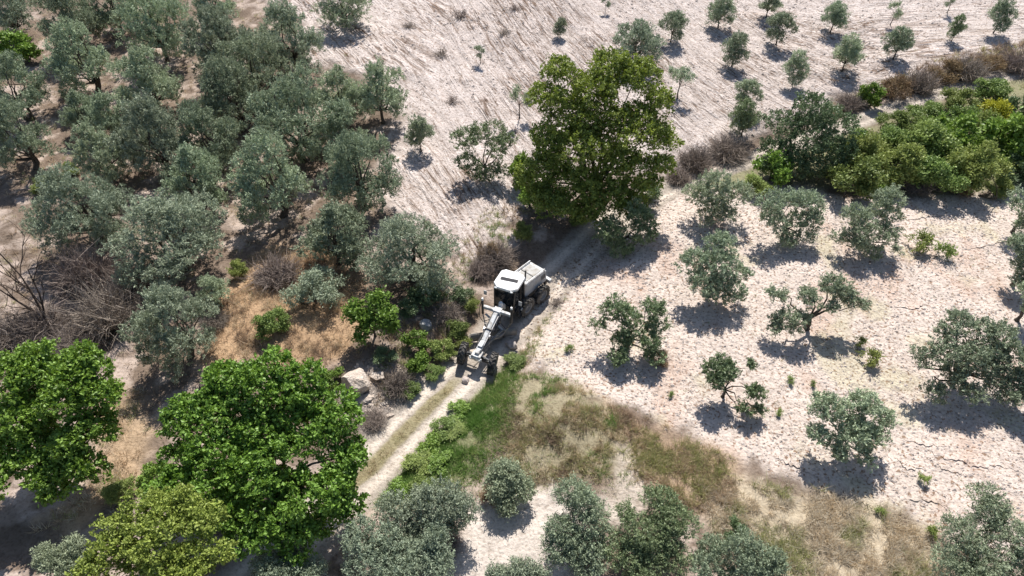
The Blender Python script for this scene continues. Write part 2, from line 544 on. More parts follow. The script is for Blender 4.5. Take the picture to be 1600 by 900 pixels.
# cracks in the dry right-hand field: raised earth lips shaped to cast their dark lines
def soil_crack(pts):
    line = smooth_line([flat(*p) for p in pts], 9)
    r = np.random.default_rng(int(pts[0][0] * 7 + pts[0][1]))
    V = []; Fc = []; K = []
    k = len(line)
    for i, p in enumerate(line):
        d = np.array(line[min(i + 1, k - 1)]) - np.array(line[max(i - 1, 0)]); d /= np.linalg.norm(d)
        nrm = np.array([-d[1], d[0]])
        if nrm[1] < 0: nrm = -nrm
        e = min(1, 3.0 * min(i, k - 1 - i) / k + 0.05)
        q = np.array(p) + nrm * 0.22 * (r.random() - 0.5)
        hgt = (0.02 + 0.07 * r.random()) * e
        for off, z in ((0.05, -0.04), (0.0, hgt), (0.25, hgt * 0.75), (0.95, -0.04)):
            w = q + nrm * off
            V.append((w[0], w[1], surf1(w[0], w[1]) + z))
            K.append(C4[(min(np.searchsorted(ys, w[1]), ny - 1)) * nx + min(np.searchsorted(xs, w[0]), nx - 1)])
    for i in range(k - 1):
        for j in range(3):
            a = i * 4 + j
            Fc.append((a, a + 1, a + 5, a + 4))
    n = len(V)
    me = np_mesh('soil_crack', np.array(V), np.array(Fc), gm, {'soil': ('FLOAT_COLOR', np.array(K)), 'cloddy': ('FLOAT', np.ones(n)), 'furrowed': ('FLOAT', np.zeros(n)),
                 'flow': ('FLOAT_VECTOR', np.zeros((n, 3)))}, smooth=False)
    return obj('soil_crack', me, ground)


for pts in [[(1200, 718), (1228, 732), (1258, 745), (1282, 760)], [(1405, 695), (1440, 704), (1480, 707)],
            [(1430, 700), (1458, 720), (1490, 728), (1516, 738), (1560, 738), (1600, 752)],
            [(1435, 716), (1465, 740), (1490, 747), (1500, 752)], [(1392, 720), (1408, 740), (1440, 738)],
            [(1400, 786), (1440, 790), (1478, 800)], [(1500, 398), (1530, 394), (1560, 388), (1598, 383)],
            [(1408, 376), (1440, 388), (1472, 395)], [(1408, 354), (1450, 347), (1495, 346)], [(1295, 340), (1320, 344)],
            [(1388, 487), (1420, 492), (1448, 482)], [(1450, 508), (1470, 514), (1490, 518)], [(1445, 568), (1475, 575)],
            [(1100, 640), (1130, 652), (1150, 668)], [(1155, 375), (1170, 385), (1180, 372)]]:
    soil_crack(pts)

# ------------------------------------------------------------------ tubes, trunks, crowns
class Tubes:
    def __init__(self, sides=6):
        self.V = []; self.F = []; self.s = sides; self.n = 0

    def add(self, pts, radii):
        pts = [np.array(p, float) for p in pts]; s = self.s
        for i, p in enumerate(pts):
            d = pts[min(i + 1, len(pts) - 1)] - pts[max(i - 1, 0)]
            d = d / (np.linalg.norm(d) + 1e-9)
            a = np.cross(d, [0.3, 1, 0.2]); a /= np.linalg.norm(a) + 1e-9
            b = np.cross(d, a)
            for k in range(s):
                t = 6.2832 * k / s
                self.V.append(p + radii[i] * (math.cos(t) * a + math.sin(t) * b))
        for i in range(len(pts) - 1):
            for k in range(s):
                self.F.append((self.n + i * s + k, self.n + i * s + (k + 1) % s, self.n + (i + 1) * s + (k + 1) % s, self.n + (i + 1) * s + k))
        self.n += len(pts) * s

    def mesh(self, name, mat):
        return np_mesh(name, np.array(self.V), np.array(self.F), mat, {'tone': ('FLOAT', np.full(len(self.V), 0.4))}, smooth=True)


def rand_dirs(rng, n):
    d = rng.normal(size=(n, 3)); return d / np.linalg.norm(d, axis=1, keepdims=True)


def crown_mesh(name, rng, lobes, n_leaf, Ln, Wd, mat, per=16, clump=0.30, low=-0.55, up=0.35, shell=0.5, puff=7, pr=(0.36, 0.60), spray=0.24):
    big = np.array(lobes, float)                                # x y z rx ry rz
    puffs = []
    for lb in big:                                              # each bough carries a handful of separate leafy puffs
        k = puff
        for q in range(k):
            dd = rand_dirs(rng, 1)[0]
            if dd[2] < -0.25: dd[2] *= -0.6
            rr = pr[0] + (pr[1] - pr[0]) * rng.random()
            puffs.append([*(lb[:3] + dd * lb[3:6] * (1.06 - rr * 0.9) * (0.70 + 0.36 * rng.random())), *(lb[3:6] * rr * np.array([1, 1, 0.85]))])
    lobes = np.array(puffs)
    area = (lobes[:, 3] * lobes[:, 4] + lobes[:, 3] * lobes[:, 5]) ** 1.0
    ncl = int(n_leaf / per)
    cen = []; outw = []
    tries = 0
    while sum(len(c) for c in cen) < ncl and tries < 40:
        tries += 1
        li = rng.choice(len(lobes), ncl, p=area / area.sum())
        d = rand_dirs(rng, ncl)
        keep = (d[:, 2] > low) | (rng.random(ncl) < 0.25)
        rad = shell + (1.06 - shell) * rng.random(ncl) ** 0.55
        rad = rad * (0.90 + 0.22 * rng.random(ncl))
        c = lobes[li, :3] + d * lobes[li, 3:6] * rad[:, None]
        for j in range(len(lobes)):                             # thin out the inside where lobes overlap
            q = (c - lobes[j, :3]) / lobes[j, 3:6]
            keep &= ~((np.linalg.norm(q, axis=1) < 0.55) & (li != j) & (rng.random(ncl) < 0.6))
        cen.append(c[keep]); outw.append(d[keep])
    cen = np.concatenate(cen)[:ncl]; outw = np.concatenate(outw)[:ncl]
    ncl = len(cen)
    ctone = rng.random(ncl)
    cs = clump * (0.55 + 0.9 * rng.random(ncl))
    ci = np.repeat(np.arange(ncl), per)
    n = len(ci)
    sdir = outw * 0.75 + rand_dirs(rng, ncl) * 0.55 + np.array([0, 0, up])   # each cluster is a leafy shoot
    sdir /= np.linalg.norm(sdir, axis=1, keepdims=True)
    tt = rng.random(n) * 1.25 - 0.55
    off = sdir[ci] * (tt * spray * (0.6 + 0.8 * ctone[ci]))[:, None] + rng.normal(size=(n, 3)) * (cs[ci] * (0.40 - 0.16 * tt))[:, None]
    pos = cen[ci] + off
    d = sdir[ci] * 0.75 + rand_dirs(rng, n) * 0.75
    d /= np.linalg.norm(d, axis=1, keepdims=True)
    nr = rand_dirs(rng, n) + np.array([0, 0, 0.55])
    side = np.cross(d, nr); side /= np.linalg.norm(side, axis=1, keepdims=True) + 1e-9
    nn = np.cross(side, d)
    l = Ln * (0.65 + 0.7 * rng.random(n))[:, None]; w = Wd * (0.7 + 0.6 * rng.random(n))[:, None]
    V = np.stack([pos - d * l * 0.5, pos + side * w * 0.5 + nn * w * 0.12, pos + d * l * 0.5, pos - side * w * 0.5 + nn * w * 0.12], 1).reshape(-1, 3)
    tone = np.clip(0.25 + 0.45 * ctone[ci] + 0.4 * rng.random(n), 0, 1)
    Fc = np.arange(4 * n).reshape(-1, 4)
    return np_mesh(name, V, Fc, mat, {'tone': ('FLOAT', np.repeat(tone, 4))}), cen


def trunk_mesh(rng, lobes, fork, r0, mat, cen=None, twigs=0, lean=0.15, stems=1, sides=6):
    T = Tubes(sides)
    lobes = np.array(lobes, float)
    for s in range(stems):
        ofs = rng.normal(size=2) * (0.22 if stems > 1 else 0.0)
        f = np.array([ofs[0] * 2 + lean * (rng.random() - 0.5) * fork, ofs[1] * 2 + lean * (rng.random() - 0.5) * fork, fork])
        mid = np.array([ofs[0], ofs[1], 0]) * 0.8 + f * 0.5 + np.append(rng.normal(size=2) * r0 * 0.4, 0)
        T.add([(ofs[0], ofs[1], -0.25), (ofs[0], ofs[1], 0.02), (ofs[0] * 1.1, ofs[1] * 1.1, 0.12 * fork), mid, f], [r0 * 1.9, r0 * 1.5, r0 * 1.05, r0 * 0.85, r0 * 0.75])
        mine = lobes[s::stems]
        for lb in mine:
            c = lb[:3]
            a = f + (c - f) * 0.45 + np.append(rng.normal(size=2) * 0.12, 0.05) * np.linalg.norm(c - f)
            ln = np.linalg.norm(c - f)
            m2 = (a + c) / 2 + rng.normal(size=3) * 0.10 * ln
            T.add([f - [0, 0, 0.05], (f + a) / 2 + rng.normal(size=3) * 0.06 * ln, a, m2, c + rng.normal(size=3) * 0.08 * ln], [r0 * 0.52, r0 * 0.40, r0 * 0.30, r0 * 0.20, r0 * 0.07])
    if cen is not None and twigs:
        for c in cen[rng.choice(len(cen), min(twigs, len(cen)), replace=False)]:
            j = np.argmin(np.linalg.norm(lobes[:, :3] - c, axis=1))
            b = lobes[j, :3]
            T.add([b, (b + c) / 2 + rng.normal(size=3) * 0.08, c], [r0 * 0.14, r0 * 0.10, r0 * 0.04])
    return T.mesh('trunk', mat)


def olive_lobes(rng, D, hc, n, tall=0.8, qk=1.0):
    """boughs of a crown: a ring at mid height, some hanging low round the rim, some on top"""
    R = D / 2
    out = []
    ring = int(round(n * 0.5)); skirt = int(round(n * 0.25)); top = n - ring - skirt
    for i in range(n):
        q = R * (0.30 + 0.14 * rng.random()) * qk
        a = 6.283 * (i + 0.8 * rng.random()) / max(ring, 1) + (1.3 if i >= ring else 0)
        if i < ring:
            rr = (R - q) * (0.85 + 0.2 * rng.random()); zz = hc + R * tall * 0.45 * (rng.random() - 0.5)
        elif i < ring + skirt:
            a = 6.283 * (i - ring + rng.random()) / skirt
            rr = (R - q) * (0.75 + 0.2 * rng.random()); zz = hc - R * tall * (0.30 + 0.28 * rng.random())
        else:
            rr = R * 0.38 * rng.random(); zz = hc + R * tall * (0.28 + 0.35 * rng.random())
        out.append((rr * math.cos(a), rr * math.sin(a), max(zz, q * 0.75 + 0.1), q * (0.9 + .3 * rng.random()), q * (0.9 + .3 * rng.random()), q * (0.8 + 0.3 * rng.random()) * max(1.0, 0.85 * tall)))
    return out


# shared olive shapes: (crown mesh, trunk mesh, crown diameter, crown centre height)
LIB = {}


def lib_olive(key, seed, D, hc, nl, n_leaf, mat, fork, r0, stems=1, L_=0.17, W_=0.05, clump=0.30, tall=0.8, pr=(0.36, 0.60), qk=1.0):
    rng = np.random.default_rng(seed)
    lb = olive_lobes(rng, D, hc, nl, tall, qk)
    cr, cen = crown_mesh('crown', rng, lb, n_leaf, L_, W_, M[mat], 18, clump, pr=pr, spray=0.24 if D > 3.5 else 0.2, shell=0.62)
    tr = trunk_mesh(rng, lb, fork, r0, M['bark'], cen, 14, stems=stems)
    LIB[key] = (cr, tr, D * 1.08, hc)


for i in range(6):
    lib_olive('big%d' % i, 100 + i, 5.6, 2.3, 15 + i % 3, 22500, 'olive_pale' if i in (1, 4) else 'olive', 1.0, 0.16, 1 + i % 2, 0.165, 0.055, 0.15, 1.1, (0.34, 0.56))
for i in range(2):
    lib_olive('huge%d' % i, 150 + i, 7.6, 2.9, 20, 40000, 'olive_pale', 1.0, 0.2, 2, 0.165, 0.054, 0.15, 1.0, (0.34, 0.54))
for i in range(4):
    lib_olive('old%d' % i, 200 + i, 4.4, 1.95, 12 + i % 3, 15000, 'olive', 0.9, 0.14, 1, 0.165, 0.054, clump=0.15, tall=1.1)
for i in range(5):
    lib_olive('young%d' % i, 300 + i, 3.0, 1.7, 9, 8500, 'olive' if i != 2 else 'olive_green', 0.75, 0.07, 1, 0.165, 0.052, clump=0.18, tall=1.15, pr=(0.40, 0.75), qk=1.3)
for i in range(2):
    lib_olive('thin%d' % i, 340 + i, 2.2, 1.6, 5, 1700, 'olive', 1.0, 0.05, 1, clump=0.22)
for i in range(2):
    lib_olive('low%d' % i, 360 + i, 3.4, 1.25, 7, 6500, 'olive_pale' if i == 0 else 'olive', 0.5, 0.08, 2, clump=0.24)

SEQ = [0]


def plant(name, cat, label, group, px, py, w, shape, hscale=1.0, rz=None):
    """stand a tree so that its crown is where the picture shows it and w pixels wide; its foot is on the ground"""
    cr, tr, D, hc = LIB[shape]
    k = 1.0
    for _ in range(4):
        p = ground_at(px, py, hc * k * hscale)
        s = px_scale((p.x, p.y, p.z + hc * k * hscale))
        k = (w / s) / D
    SEQ[0] += 1
    rng = np.random.default_rng(900 + SEQ[0])
    p.z = float(surf(p.x, p.y)[0])
    e = empty(name, p, rng.random() * 6.283 if rz is None else rz)
    e.scale = (k, k, k * hscale)
    tag(e, label, cat, group)
    obj('crown', cr, e)
    if tr: obj('trunk', tr, e)
    return e


def plant_unique(name, cat, label, group, px, py, hc, lobes_px, mat, leaves, L_, W_, fork, r0, bark='bark', clump=0.28, per=18, stems=1, twigs=16, low=-0.55,
                 depth=0.35, flatten=0.9, up=0.35, shell=0.5, puff=7, pr=(0.36, 0.60), spray=0.24, grow=1.0):
    """a tree with its own arrangement of boughs; lobes are (dx, dy, r) seen from the drone, in pixels about the crown centre"""
    p = ground_at(px, py, hc)
    s = px_scale((p.x, p.y, p.z + hc))
    SEQ[0] += 1
    rng = np.random.default_rng(1700 + SEQ[0])
    d = ray(px, py); d /= np.linalg.norm(d)
    upv = np.array([0, -d[2], d[1]]); upv /= np.linalg.norm(upv)
    lb = []
    for it in lobes_px:
        dx, dy, r = it[:3]
        dep = it[3] if len(it) > 3 else (rng.random() - 0.5) * 2 * depth * r
        q = np.array([dx, 0, 0]) / s - upv * dy / s + d * dep / s + np.array([0, 0, hc])
        rr = r / s * grow
        q[2] = max(q[2], rr * 0.7)
        lb.append((*q, rr, rr, rr * flatten))
    p.z = float(surf(p.x, p.y)[0])
    e = empty(name, p, 0)
    tag(e, label, cat, group)
    cr, cen = crown_mesh('crown', rng, lb, leaves, L_, W_, M[mat], per, clump, low=low, up=up, shell=shell, puff=puff, pr=pr, spray=spray)
    obj('crown', cr, e)
    obj('trunk', trunk_mesh(rng, lb, fork, r0, M[bark], cen, twigs, stems=stems), e)
    return e


OT = 'olive_tree'; OC = 'olive tree'
GF = 'young olives on the pale upper field'
GG = 'old olives of the dense left grove'
GR = 'olives on the dry right-hand field'
GB = 'olives along the bottom edge'
#      px    py    w   shape    hscale label
FIELD = [
    (535, 8, 92, 'big0', 0.9, 'wide olive cut by the top edge, its blue shadow on pale hillside', ),
    (876, 42, 27, 'young0', 1.1, 'small slim olive standing alone on pale field left of the grey clump'),
    (750, 80, 25, 'thin0', 1.1, 'spindly young olive alone on the ploughed slope, nearest the left grove'),
    (947, 4, 18, 'thin1', 1.1, 'tiny sapling at the top edge above the big leafy tree'),
    (998, 66, 88, 'big4', 0.95, 'wide grey olive clump just behind the big leafy tree'),
    (1052, 40, 46, 'young1', 1.0, 'young olive touching the right side of the wide grey clump'),
    (1064, 122, 48, 'thin0', 1.0, 'loose thin olive beside the right shoulder of the big leafy tree'),
    (1128, 14, 52, 'young3', 1.0, 'round olive at the top edge with a dark shadow, nearest the wide grey clump'),
    (1203, 6, 42, 'young4', 0.9, 'olive cut by the top edge directly behind a slim-trunked young one'),
    (1150, 76, 52, 'young0', 1.0, 'young olive with leaning trunk, first of its row beside the wide grey clump'),
    (1220, 43, 50, 'young1', 1.0, 'young open olive in the upper field just below the one cut by the top edge'),
    (1306, 24, 48, 'young3', 1.0, 'young olive with forked foot, second highest in its column by the top edge'),
    (1245, 108, 46, 'young4', 1.05, 'slim-trunked young olive above the dark dense tree, lowest of its row'),
    (1326, 82, 56, 'young0', 1.0, 'young umbrella-shaped olive above the bright green roadside bush'),
    (1407, 64, 50, 'young3', 1.05, 'dense round young olive above the dry brown hedge'),
    (1400, 16, 30, 'thin1', 1.1, 'sparse thin olive with brown shoots right behind the dense round one'),
    (1496, 44, 28, 'young2', 1.35, 'narrow upright fresh green olive near the right end of the dry hedge'),
    (1566, 24, 46, 'young4', 1.1, 'bushy young olive nearest the top right corner'),
    (1488, 2, 26, 'thin0', 1.0, 'small olive tip at the top edge left of the corner olive'),
    (1169, 146, 48, 'young1', 1.0, 'young olive half hidden behind a greener one beside the dark dense tree'),
    (1165, 186, 54, 'young2', 1.0, 'greener young olive in front of another, left of the dark dense tree'),
    (812, 152, 42, 'thin1', 1.2, 'sparse see-through olive at the upper left shoulder of the big leafy tree'),
    (655, 208, 52, 'young0', 1.15, 'young olive alone between the left grove and the big leafy tree'),
]
for px, py, w, sh, hs, lab in FIELD:
    plant(OT, OC, lab, GF, px, py, w * 1.08, sh, hs)

GROVE = [
    (12, 18, 75, 'big1', 1.0, 'dark olive in the top left corner'),
    (108, 28, 95, 'big2', 1.0, 'olive at the top edge right of the corner tree'),
    (172, 8, 80, 'big3', 1.0, 'olive cut by the top edge, between the corner pair and a two-stemmed tree'),
    (240, 38, 105, 'big0', 1.05, 'two-stemmed olive with long bare stems near the top of the grove'),
    (335, 6, 70, 'old1', 1.0, 'small dark olive at the top edge on the right rim of the grove'),
    (22, 140, 95, 'big3', 1.0, 'olive at the left edge below the pale green bush'),
    (25, 220, 95, 'big5', 1.0, 'olive at the left edge above the dark shaded hollow'),
    (125, 100, 95, 'big5', 1.0, 'olive right of the pale green bush across a strip of bare soil'),
    (230, 132, 105, 'big2', 0.9, 'round compact olive below the two-stemmed tree'),
    (345, 70, 110, 'big4', 1.0, 'pale broad olive right of the two-stemmed tree'),
    (450, 68, 105, 'big1', 0.95, 'pale olive on the grove rim beside the wide blue shadow'),
    (392, 112, 110, 'big0', 1.0, 'tall olive in the middle of the grove behind the fullest crown'),
    (125, 178, 62, 'old0', 1.0, 'small rounded olive bordering the bare strip in the grove'),
    (172, 182, 70, 'old2', 1.0, 'small olive just right of the rounded one by the bare strip'),
    (160, 238, 95, 'big3', 0.9, 'olive with crown spreading over the lower end of the bare strip'),
    (240, 218, 115, 'big1', 1.0, 'broad grey olive at the heart of the left grove'),
    (325, 222, 105, 'big2', 1.0, 'olive immediately right of the broad grey one in the grove'),
    (360, 160, 100, 'big5', 1.0, 'olive behind and between the broad grey ones, hemmed in on all sides'),
    (460, 188, 130, 'big0', 1.05, 'fullest tall olive in the grove with a visible dark trunk below'),
    (525, 150, 90, 'old3', 1.0, 'olive behind the fullest crown on the right rim of the grove'),
    (540, 212, 80, 'old1', 1.0, 'olive with leaning crown right of the fullest one'),
    (592, 145, 85, 'old2', 1.05, 'olive with outstretched side bough at the grove rim facing the pale field'),
    (300, 280, 95, 'old0', 1.0, 'lower olive below the broad grey one, above the brightest crown'),
    (420, 288, 120, 'big5', 1.0, 'dark olive hanging over the black shade in mid grove'),
    (562, 272, 120, 'big2', 1.0, 'rounded olive at the lower right corner of the dense grove'),
    (125, 330, 145, 'huge0', 0.95, 'large grey olive above the bare dead tree'),
    (265, 374, 168, 'huge1', 0.78, 'largest pale olive with the brightest broad crown in the grove'),
    (332, 455, 54, 'old2', 0.9, 'small pale olive joined to the upright silvery one by the straw'),
    (268, 516, 122, 'big1', 1.05, 'upright silvery olive between the two big broad-leaved trees'),
    (520, 370, 112, 'old0', 0.85, 'low two-lobed olive between the straw slope and the grove'),
    (640, 398, 150, 'huge0', 0.8, 'spreading olive left of the white machine, pale field behind'),
]
for px, py, w, sh, hs, lab in GROVE:
    plant(OT, OC, lab, GG, px, py, w * 1.22, sh, hs * 1.2)


def R_(label, px, py, hc, lobes, leaves=9500, mat='olive', fork=1.0, r0=0.15, group=GR, clump=0.24, stems=1):
    plant_unique(OT, OC, label, group, px, py, hc * 0.92, [(a * 1.02, b_, r * 1.17) for a, b_, r in lobes], mat, int(leaves * (2.4 if group == GB else 1.5)), 0.125 if group == GB else 0.17, 0.045 if group == GB else 0.064, fork * 0.85, r0 * 0.85, clump=0.15, stems=stems, spray=0.28, shell=0.6, pr=(0.40, 0.64), grow=1.12 if group == GB else 1.03)


R_('open irregular olive left of the big leafy tree, dark shadow below', 757, 238, 2.4,
   [(-30, -15, 22), (5, -28, 24), (28, -5, 22), (-28, 22, 20), (20, 30, 17), (-10, 48, 16), (35, -22, 14)], 8500, 'olive_green')
R_('dark olive beneath the right flank of the big leafy tree', 978, 358, 1.9,
   [(12, -20, 24), (-22, 5, 24), (20, 10, 22), (-10, 28, 20), (28, -5, 16)], 8500, 'olive_green')
R_('flat-topped olive at the top left of the dry field', 1120, 308, 2.2,
   [(0, -18, 26), (-30, 0, 22), (32, -2, 22), (0, 14, 22), (-12, 34, 16), (18, 30, 14)])
R_('olive with drooping boughs, second in the top row of the dry field', 1234, 336, 2.3,
   [(-32, -18, 20), (0, -20, 22), (28, -16, 22), (-22, 12, 22), (20, 14, 22), (36, 6, 14), (-4, 38, 15), (26, 34, 12)])
R_('olive with a tall right-hand bough, third in the top row of the dry field', 1358, 348, 2.4,
   [(30, -40, 20), (-25, -16, 18), (22, -10, 24), (-6, 12, 24), (-38, 24, 16), (26, 20, 20), (0, 42, 16), (48, 40, 9), (-18, 36, 14)], 10500)
R_('dense olive over a broad shadow in the middle of the dry field', 1114, 425, 2.3,
   [(12, -38, 22), (-28, -12, 24), (10, -8, 27), (-18, 18, 24), (26, 18, 22), (6, 38, 18), (48, 2, 12), (42, 40, 10)], 11500)
R_('old olive with bare dark forked trunk and separate side boughs', 1276, 478, 2.3,
   [(-8, -12, 18), (30, -30, 20), (48, -8, 17), (-40, 22, 22), (-60, -18, 13), (-62, 30, 14), (20, 0, 12), (70, -2, 9)], 8000, fork=1.15, r0=0.19)
R_('two-armed olive nearest the machine, gap between its boughs', 985, 512, 2.1,
   [(-20, -22, 24), (-4, -10, 20), (36, -28, 17), (42, 0, 17), (-50, -4, 11), (30, 20, 17), (-12, 22, 18), (-18, 44, 15), (36, 46, 15)], 9000, 'olive_green', fork=0.9, r0=0.17)
R_('small olive with a bare v-shaped trunk and one round bough', 1140, 590, 2.0,
   [(-16, -14, 22), (-4, -4, 18), (-20, 6, 15), (34, -18, 7), (40, 24, 14), (22, 48, 12), (44, 50, 9)], 5500, 'olive_green', fork=0.8, r0=0.11)
R_('rounded olive in the lower dry field above a dark pooled shadow', 1328, 665, 2.2,
   [(-28, -22, 26), (24, -28, 24), (52, -6, 16), (-50, 14, 17), (0, 8, 28), (32, 24, 24), (-24, 36, 20), (20, 48, 16)], 11500)
R_('largest olive of the dry field, near the right edge', 1515, 560, 2.6,
   [(-8, -52, 22), (-30, -40, 16), (36, -34, 30), (-40, -12, 24), (-72, 0, 17), (4, -6, 32), (52, -2, 24), (-28, 26, 20), (20, 26, 28), (-58, 52, 16), (50, 50, 22), (-2, 54, 20), (62, 24, 18)], 17000, r0=0.2)
R_('olive half cut by the right edge below the green thicket', 1604, 330, 2.2, [(-6, -15, 20), (10, 8, 22), (-4, 26, 14), (20, -10, 18)], 5000)
R_('olive half cut by the right edge, level with the soil crack', 1606, 412, 2.2, [(-6, -22, 20), (6, 8, 24), (-8, 28, 16), (22, -5, 20)], 6000)
R_('dim olive sliver at the right edge above the largest one', 1612, 470, 2.0, [(0, -10, 18), (6, 14, 18)], 3500)
R_('olive half cut by the right edge beside the largest one', 1612, 590, 2.3, [(-4, -26, 20), (4, 8, 22), (-8, 34, 18), (22, 0, 22)], 6000)
R_('large olive in the bottom right corner with a raised top', 1540, 858, 2.5,
   [(20, -70, 24), (12, -38, 28), (-38, -18, 26), (45, -10, 32), (-65, 22, 26), (-10, 22, 34), (50, 32, 32), (-30, 52, 28), (20, 62, 30)], 17000, 'olive', group=GB, r0=0.18)
R_('low olive at the bottom edge in front of the blond straw', 1148, 880, 1.8,
   [(-30, -12, 24), (18, -14, 26), (50, 0, 24), (-48, 14, 22), (0, 16, 28), (38, 24, 24)], 11000, group=GB)
R_('left of two joined olives at the bottom, grey crown', 905, 832, 2.2,
   [(-6, -42, 30), (14, -20, 28), (-26, -5, 26), (18, 14, 28), (-20, 34, 28), (14, 46, 24)], 12500, 'olive', group=GB)
R_('right of two joined olives at the bottom, greener broad crown', 1010, 835, 2.2,
   [(20, -46, 24), (50, -18, 24), (-30, -34, 14), (-10, -8, 28), (26, 4, 28), (-36, 24, 26), (4, 34, 28), (44, 34, 20), (-20, 56, 24)], 14500, 'olive_green', group=GB)
R_('round dark olive bush alone above its own blue shadow', 792, 762, 1.2,
   [(0, -18, 20), (-10, 4, 20), (14, 4, 20), (0, 18, 20)], 7500, 'olive', fork=0.4, r0=0.08, group=GB)
R_('pale olive at the bottom beside the green verge of the track', 672, 808, 1.9,
   [(-52, -8, 26), (-14, -16, 24), (20, -24, 28), (48, -8, 22), (30, 14, 24), (-30, 18, 26), (4, 14, 22)], 13500, 'olive_pale', group=GB)
R_('pale olive at the bottom edge right of the great leafy tree', 618, 862, 2.0,
   [(-56, -22, 24), (-14, -12, 26), (30, 6, 28), (-40, 18, 28), (60, -18, 22), (0, 32, 28), (66, 22, 22)], 13500, 'olive_pale', group=GB)
R_('silvery olive tip at the bottom edge under the great leafy tree', 452, 892, 1.8,
   [(-30, 0, 24), (0, -10, 24), (34, 4, 24), (-8, 22, 28)], 8000, 'olive_pale', group=GB)
R_('grey olive shoots in the bottom left shade beside the yellow-green tree', 98, 878, 1.5,
   [(-14, 0, 20), (14, -14, 18), (20, 10, 20), (-32, -12, 10)], 5000, 'olive', group=GB, fork=0.6, r0=0.08)
R_('olive tip peeping over the bottom edge left of the joined pair', 805, 900, 1.4,
   [(-20, 0, 18), (10, -6, 16), (34, 4, 16)], 4500, 'olive_pale', group=GB, fork=0.6, r0=0.08)

# ------------------------------------------------------------------ broad-leaved trees
BT = 'broadleaf_tree'
plant_unique(BT, 'tree', 'dense bright green broad-leaved tree at the left edge', 'big broad-leaved trees', 78, 655, 4.2,
             [(-10, -85, 45), (45, -80, 40), (-55, -60, 45), (20, -35, 55), (70, -30, 38), (-40, 0, 50), (60, 25, 45), (10, 40, 50), (55, 75, 40), (-50, 70, 50), (5, 100, 38), (-90, 20, 45)],
             'broad', 46000, 0.185, 0.125, 1.7, 0.22, clump=0.2, per=14, twigs=30, up=0.15, puff=8, pr=(0.30, 0.52), spray=0.2, shell=0.62, grow=1.06)
plant_unique(BT, 'tree', 'great dark green broad-leaved tree beside the track', 'big broad-leaved trees', 402, 700, 4.2,
             [(0, -110, 48), (60, -95, 42), (-60, -85, 48), (110, -50, 48), (-105, -40, 44), (20, -50, 60), (-50, -20, 60), (60, 0, 62), (135, 15, 36), (-20, 50, 60), (-105, 35, 44),
              (95, 62, 52), (40, 90, 52), (135, 75, 36), (-60, 95, 50), (85, 125, 40), (0, 130, 44), (-125, 75, 36)],
             'broad', 80000, 0.185, 0.125, 1.9, 0.28, clump=0.2, per=14, twigs=50, up=0.15, puff=8, pr=(0.30, 0.52), spray=0.2, shell=0.62, grow=1.14)
plant_unique(BT, 'tree', 'yellow-green feathery tree at the bottom left edge', None, 248, 848, 5.2,
             [(-30, -48, 34), (30, -55, 30), (60, -30, 34), (-65, -10, 36), (0, -8, 42), (55, 15, 36), (-90, 30, 34), (95, 20, 26), (-30, 38, 40), (30, 45, 40), (80, 55, 32)],
             'yellowgreen', 26000, 0.15, 0.085, 1.0, 0.15, clump=0.18, per=18, twigs=50, up=0.3, pr=(0.32, 0.55), spray=0.22, grow=1.15)
plant_unique(BT, 'tree', 'tallest leafy tree in the centre, light green top and shaded foot', None, 935, 207, 6.6,
             [(-50, -85, 38), (10, -95, 40), (60, -80, 38), (-75, -50, 34), (85, -40, 34), (0, -45, 56), (-45, -15, 52), (55, 0, 54), (100, 10, 30), (-85, 15, 34), (-20, 35, 56), (45, 55, 48),
              (90, 50, 30), (-75, 60, 42), (-35, 85, 44), (10, 95, 38), (-90, 100, 30), (60, 92, 30), (-60, 118, 34), (-10, 125, 34), (40, 115, 30), (-105, 70, 28), (85, 80, 24)],
             'walnut', 82000, 0.19, 0.115, 1.6, 0.26, clump=0.22, per=16, twigs=60, up=0.2, puff=8, pr=(0.36, 0.60), spray=0.28, shell=0.6, grow=1.02)
plant_unique(BT, 'tree', 'dark dense round tree at the left end of the thicket', None, 1262, 224, 2.5,
             [(0, -48, 32), (-38, -25, 30), (35, -28, 32), (0, -5, 40), (48, 8, 26), (-45, 18, 30), (20, 28, 32), (-20, 40, 28), (38, 40, 24), (-50, 42, 22), (5, 52, 24)],
             'bush_dark', 32000, 0.16, 0.09, 0.6, 0.12, clump=0.2, per=18, twigs=8, pr=(0.5, 0.75), grow=1.15)
plant_unique(BT, 'tree', 'small bright green broad-leaved tree on the straw slope', None, 580, 495, 1.8,
             [(8, -24, 20), (-22, -8, 20), (20, 0, 22), (-8, 10, 22), (-14, 28, 14), (28, 20, 16)], 'bush_bright', 5200, 0.20, 0.13, 0.7, 0.08, clump=0.28, per=12, twigs=14, up=0.1)

# ------------------------------------------------------------------ shrubs
def lib_bush(key, seed, D, hc, nl, n_leaf, mat, L_, W_, clump=0.22, per=14, tall=0.8):
    rng = np.random.default_rng(seed)
    lb = olive_lobes(rng, D, hc, nl, tall)
    cr, cen = crown_mesh('foliage', rng, lb, n_leaf, L_, W_, M[mat], per, clump, low=-0.6, pr=(0.30, 0.60), spray=0.32)
    tr = trunk_mesh(rng, lb, 0.35, 0.05, M['bark'], cen, 6, stems=3, sides=5)
    LIB[key] = (cr, None if key.startswith('weed') else tr, D * 1.08, hc)


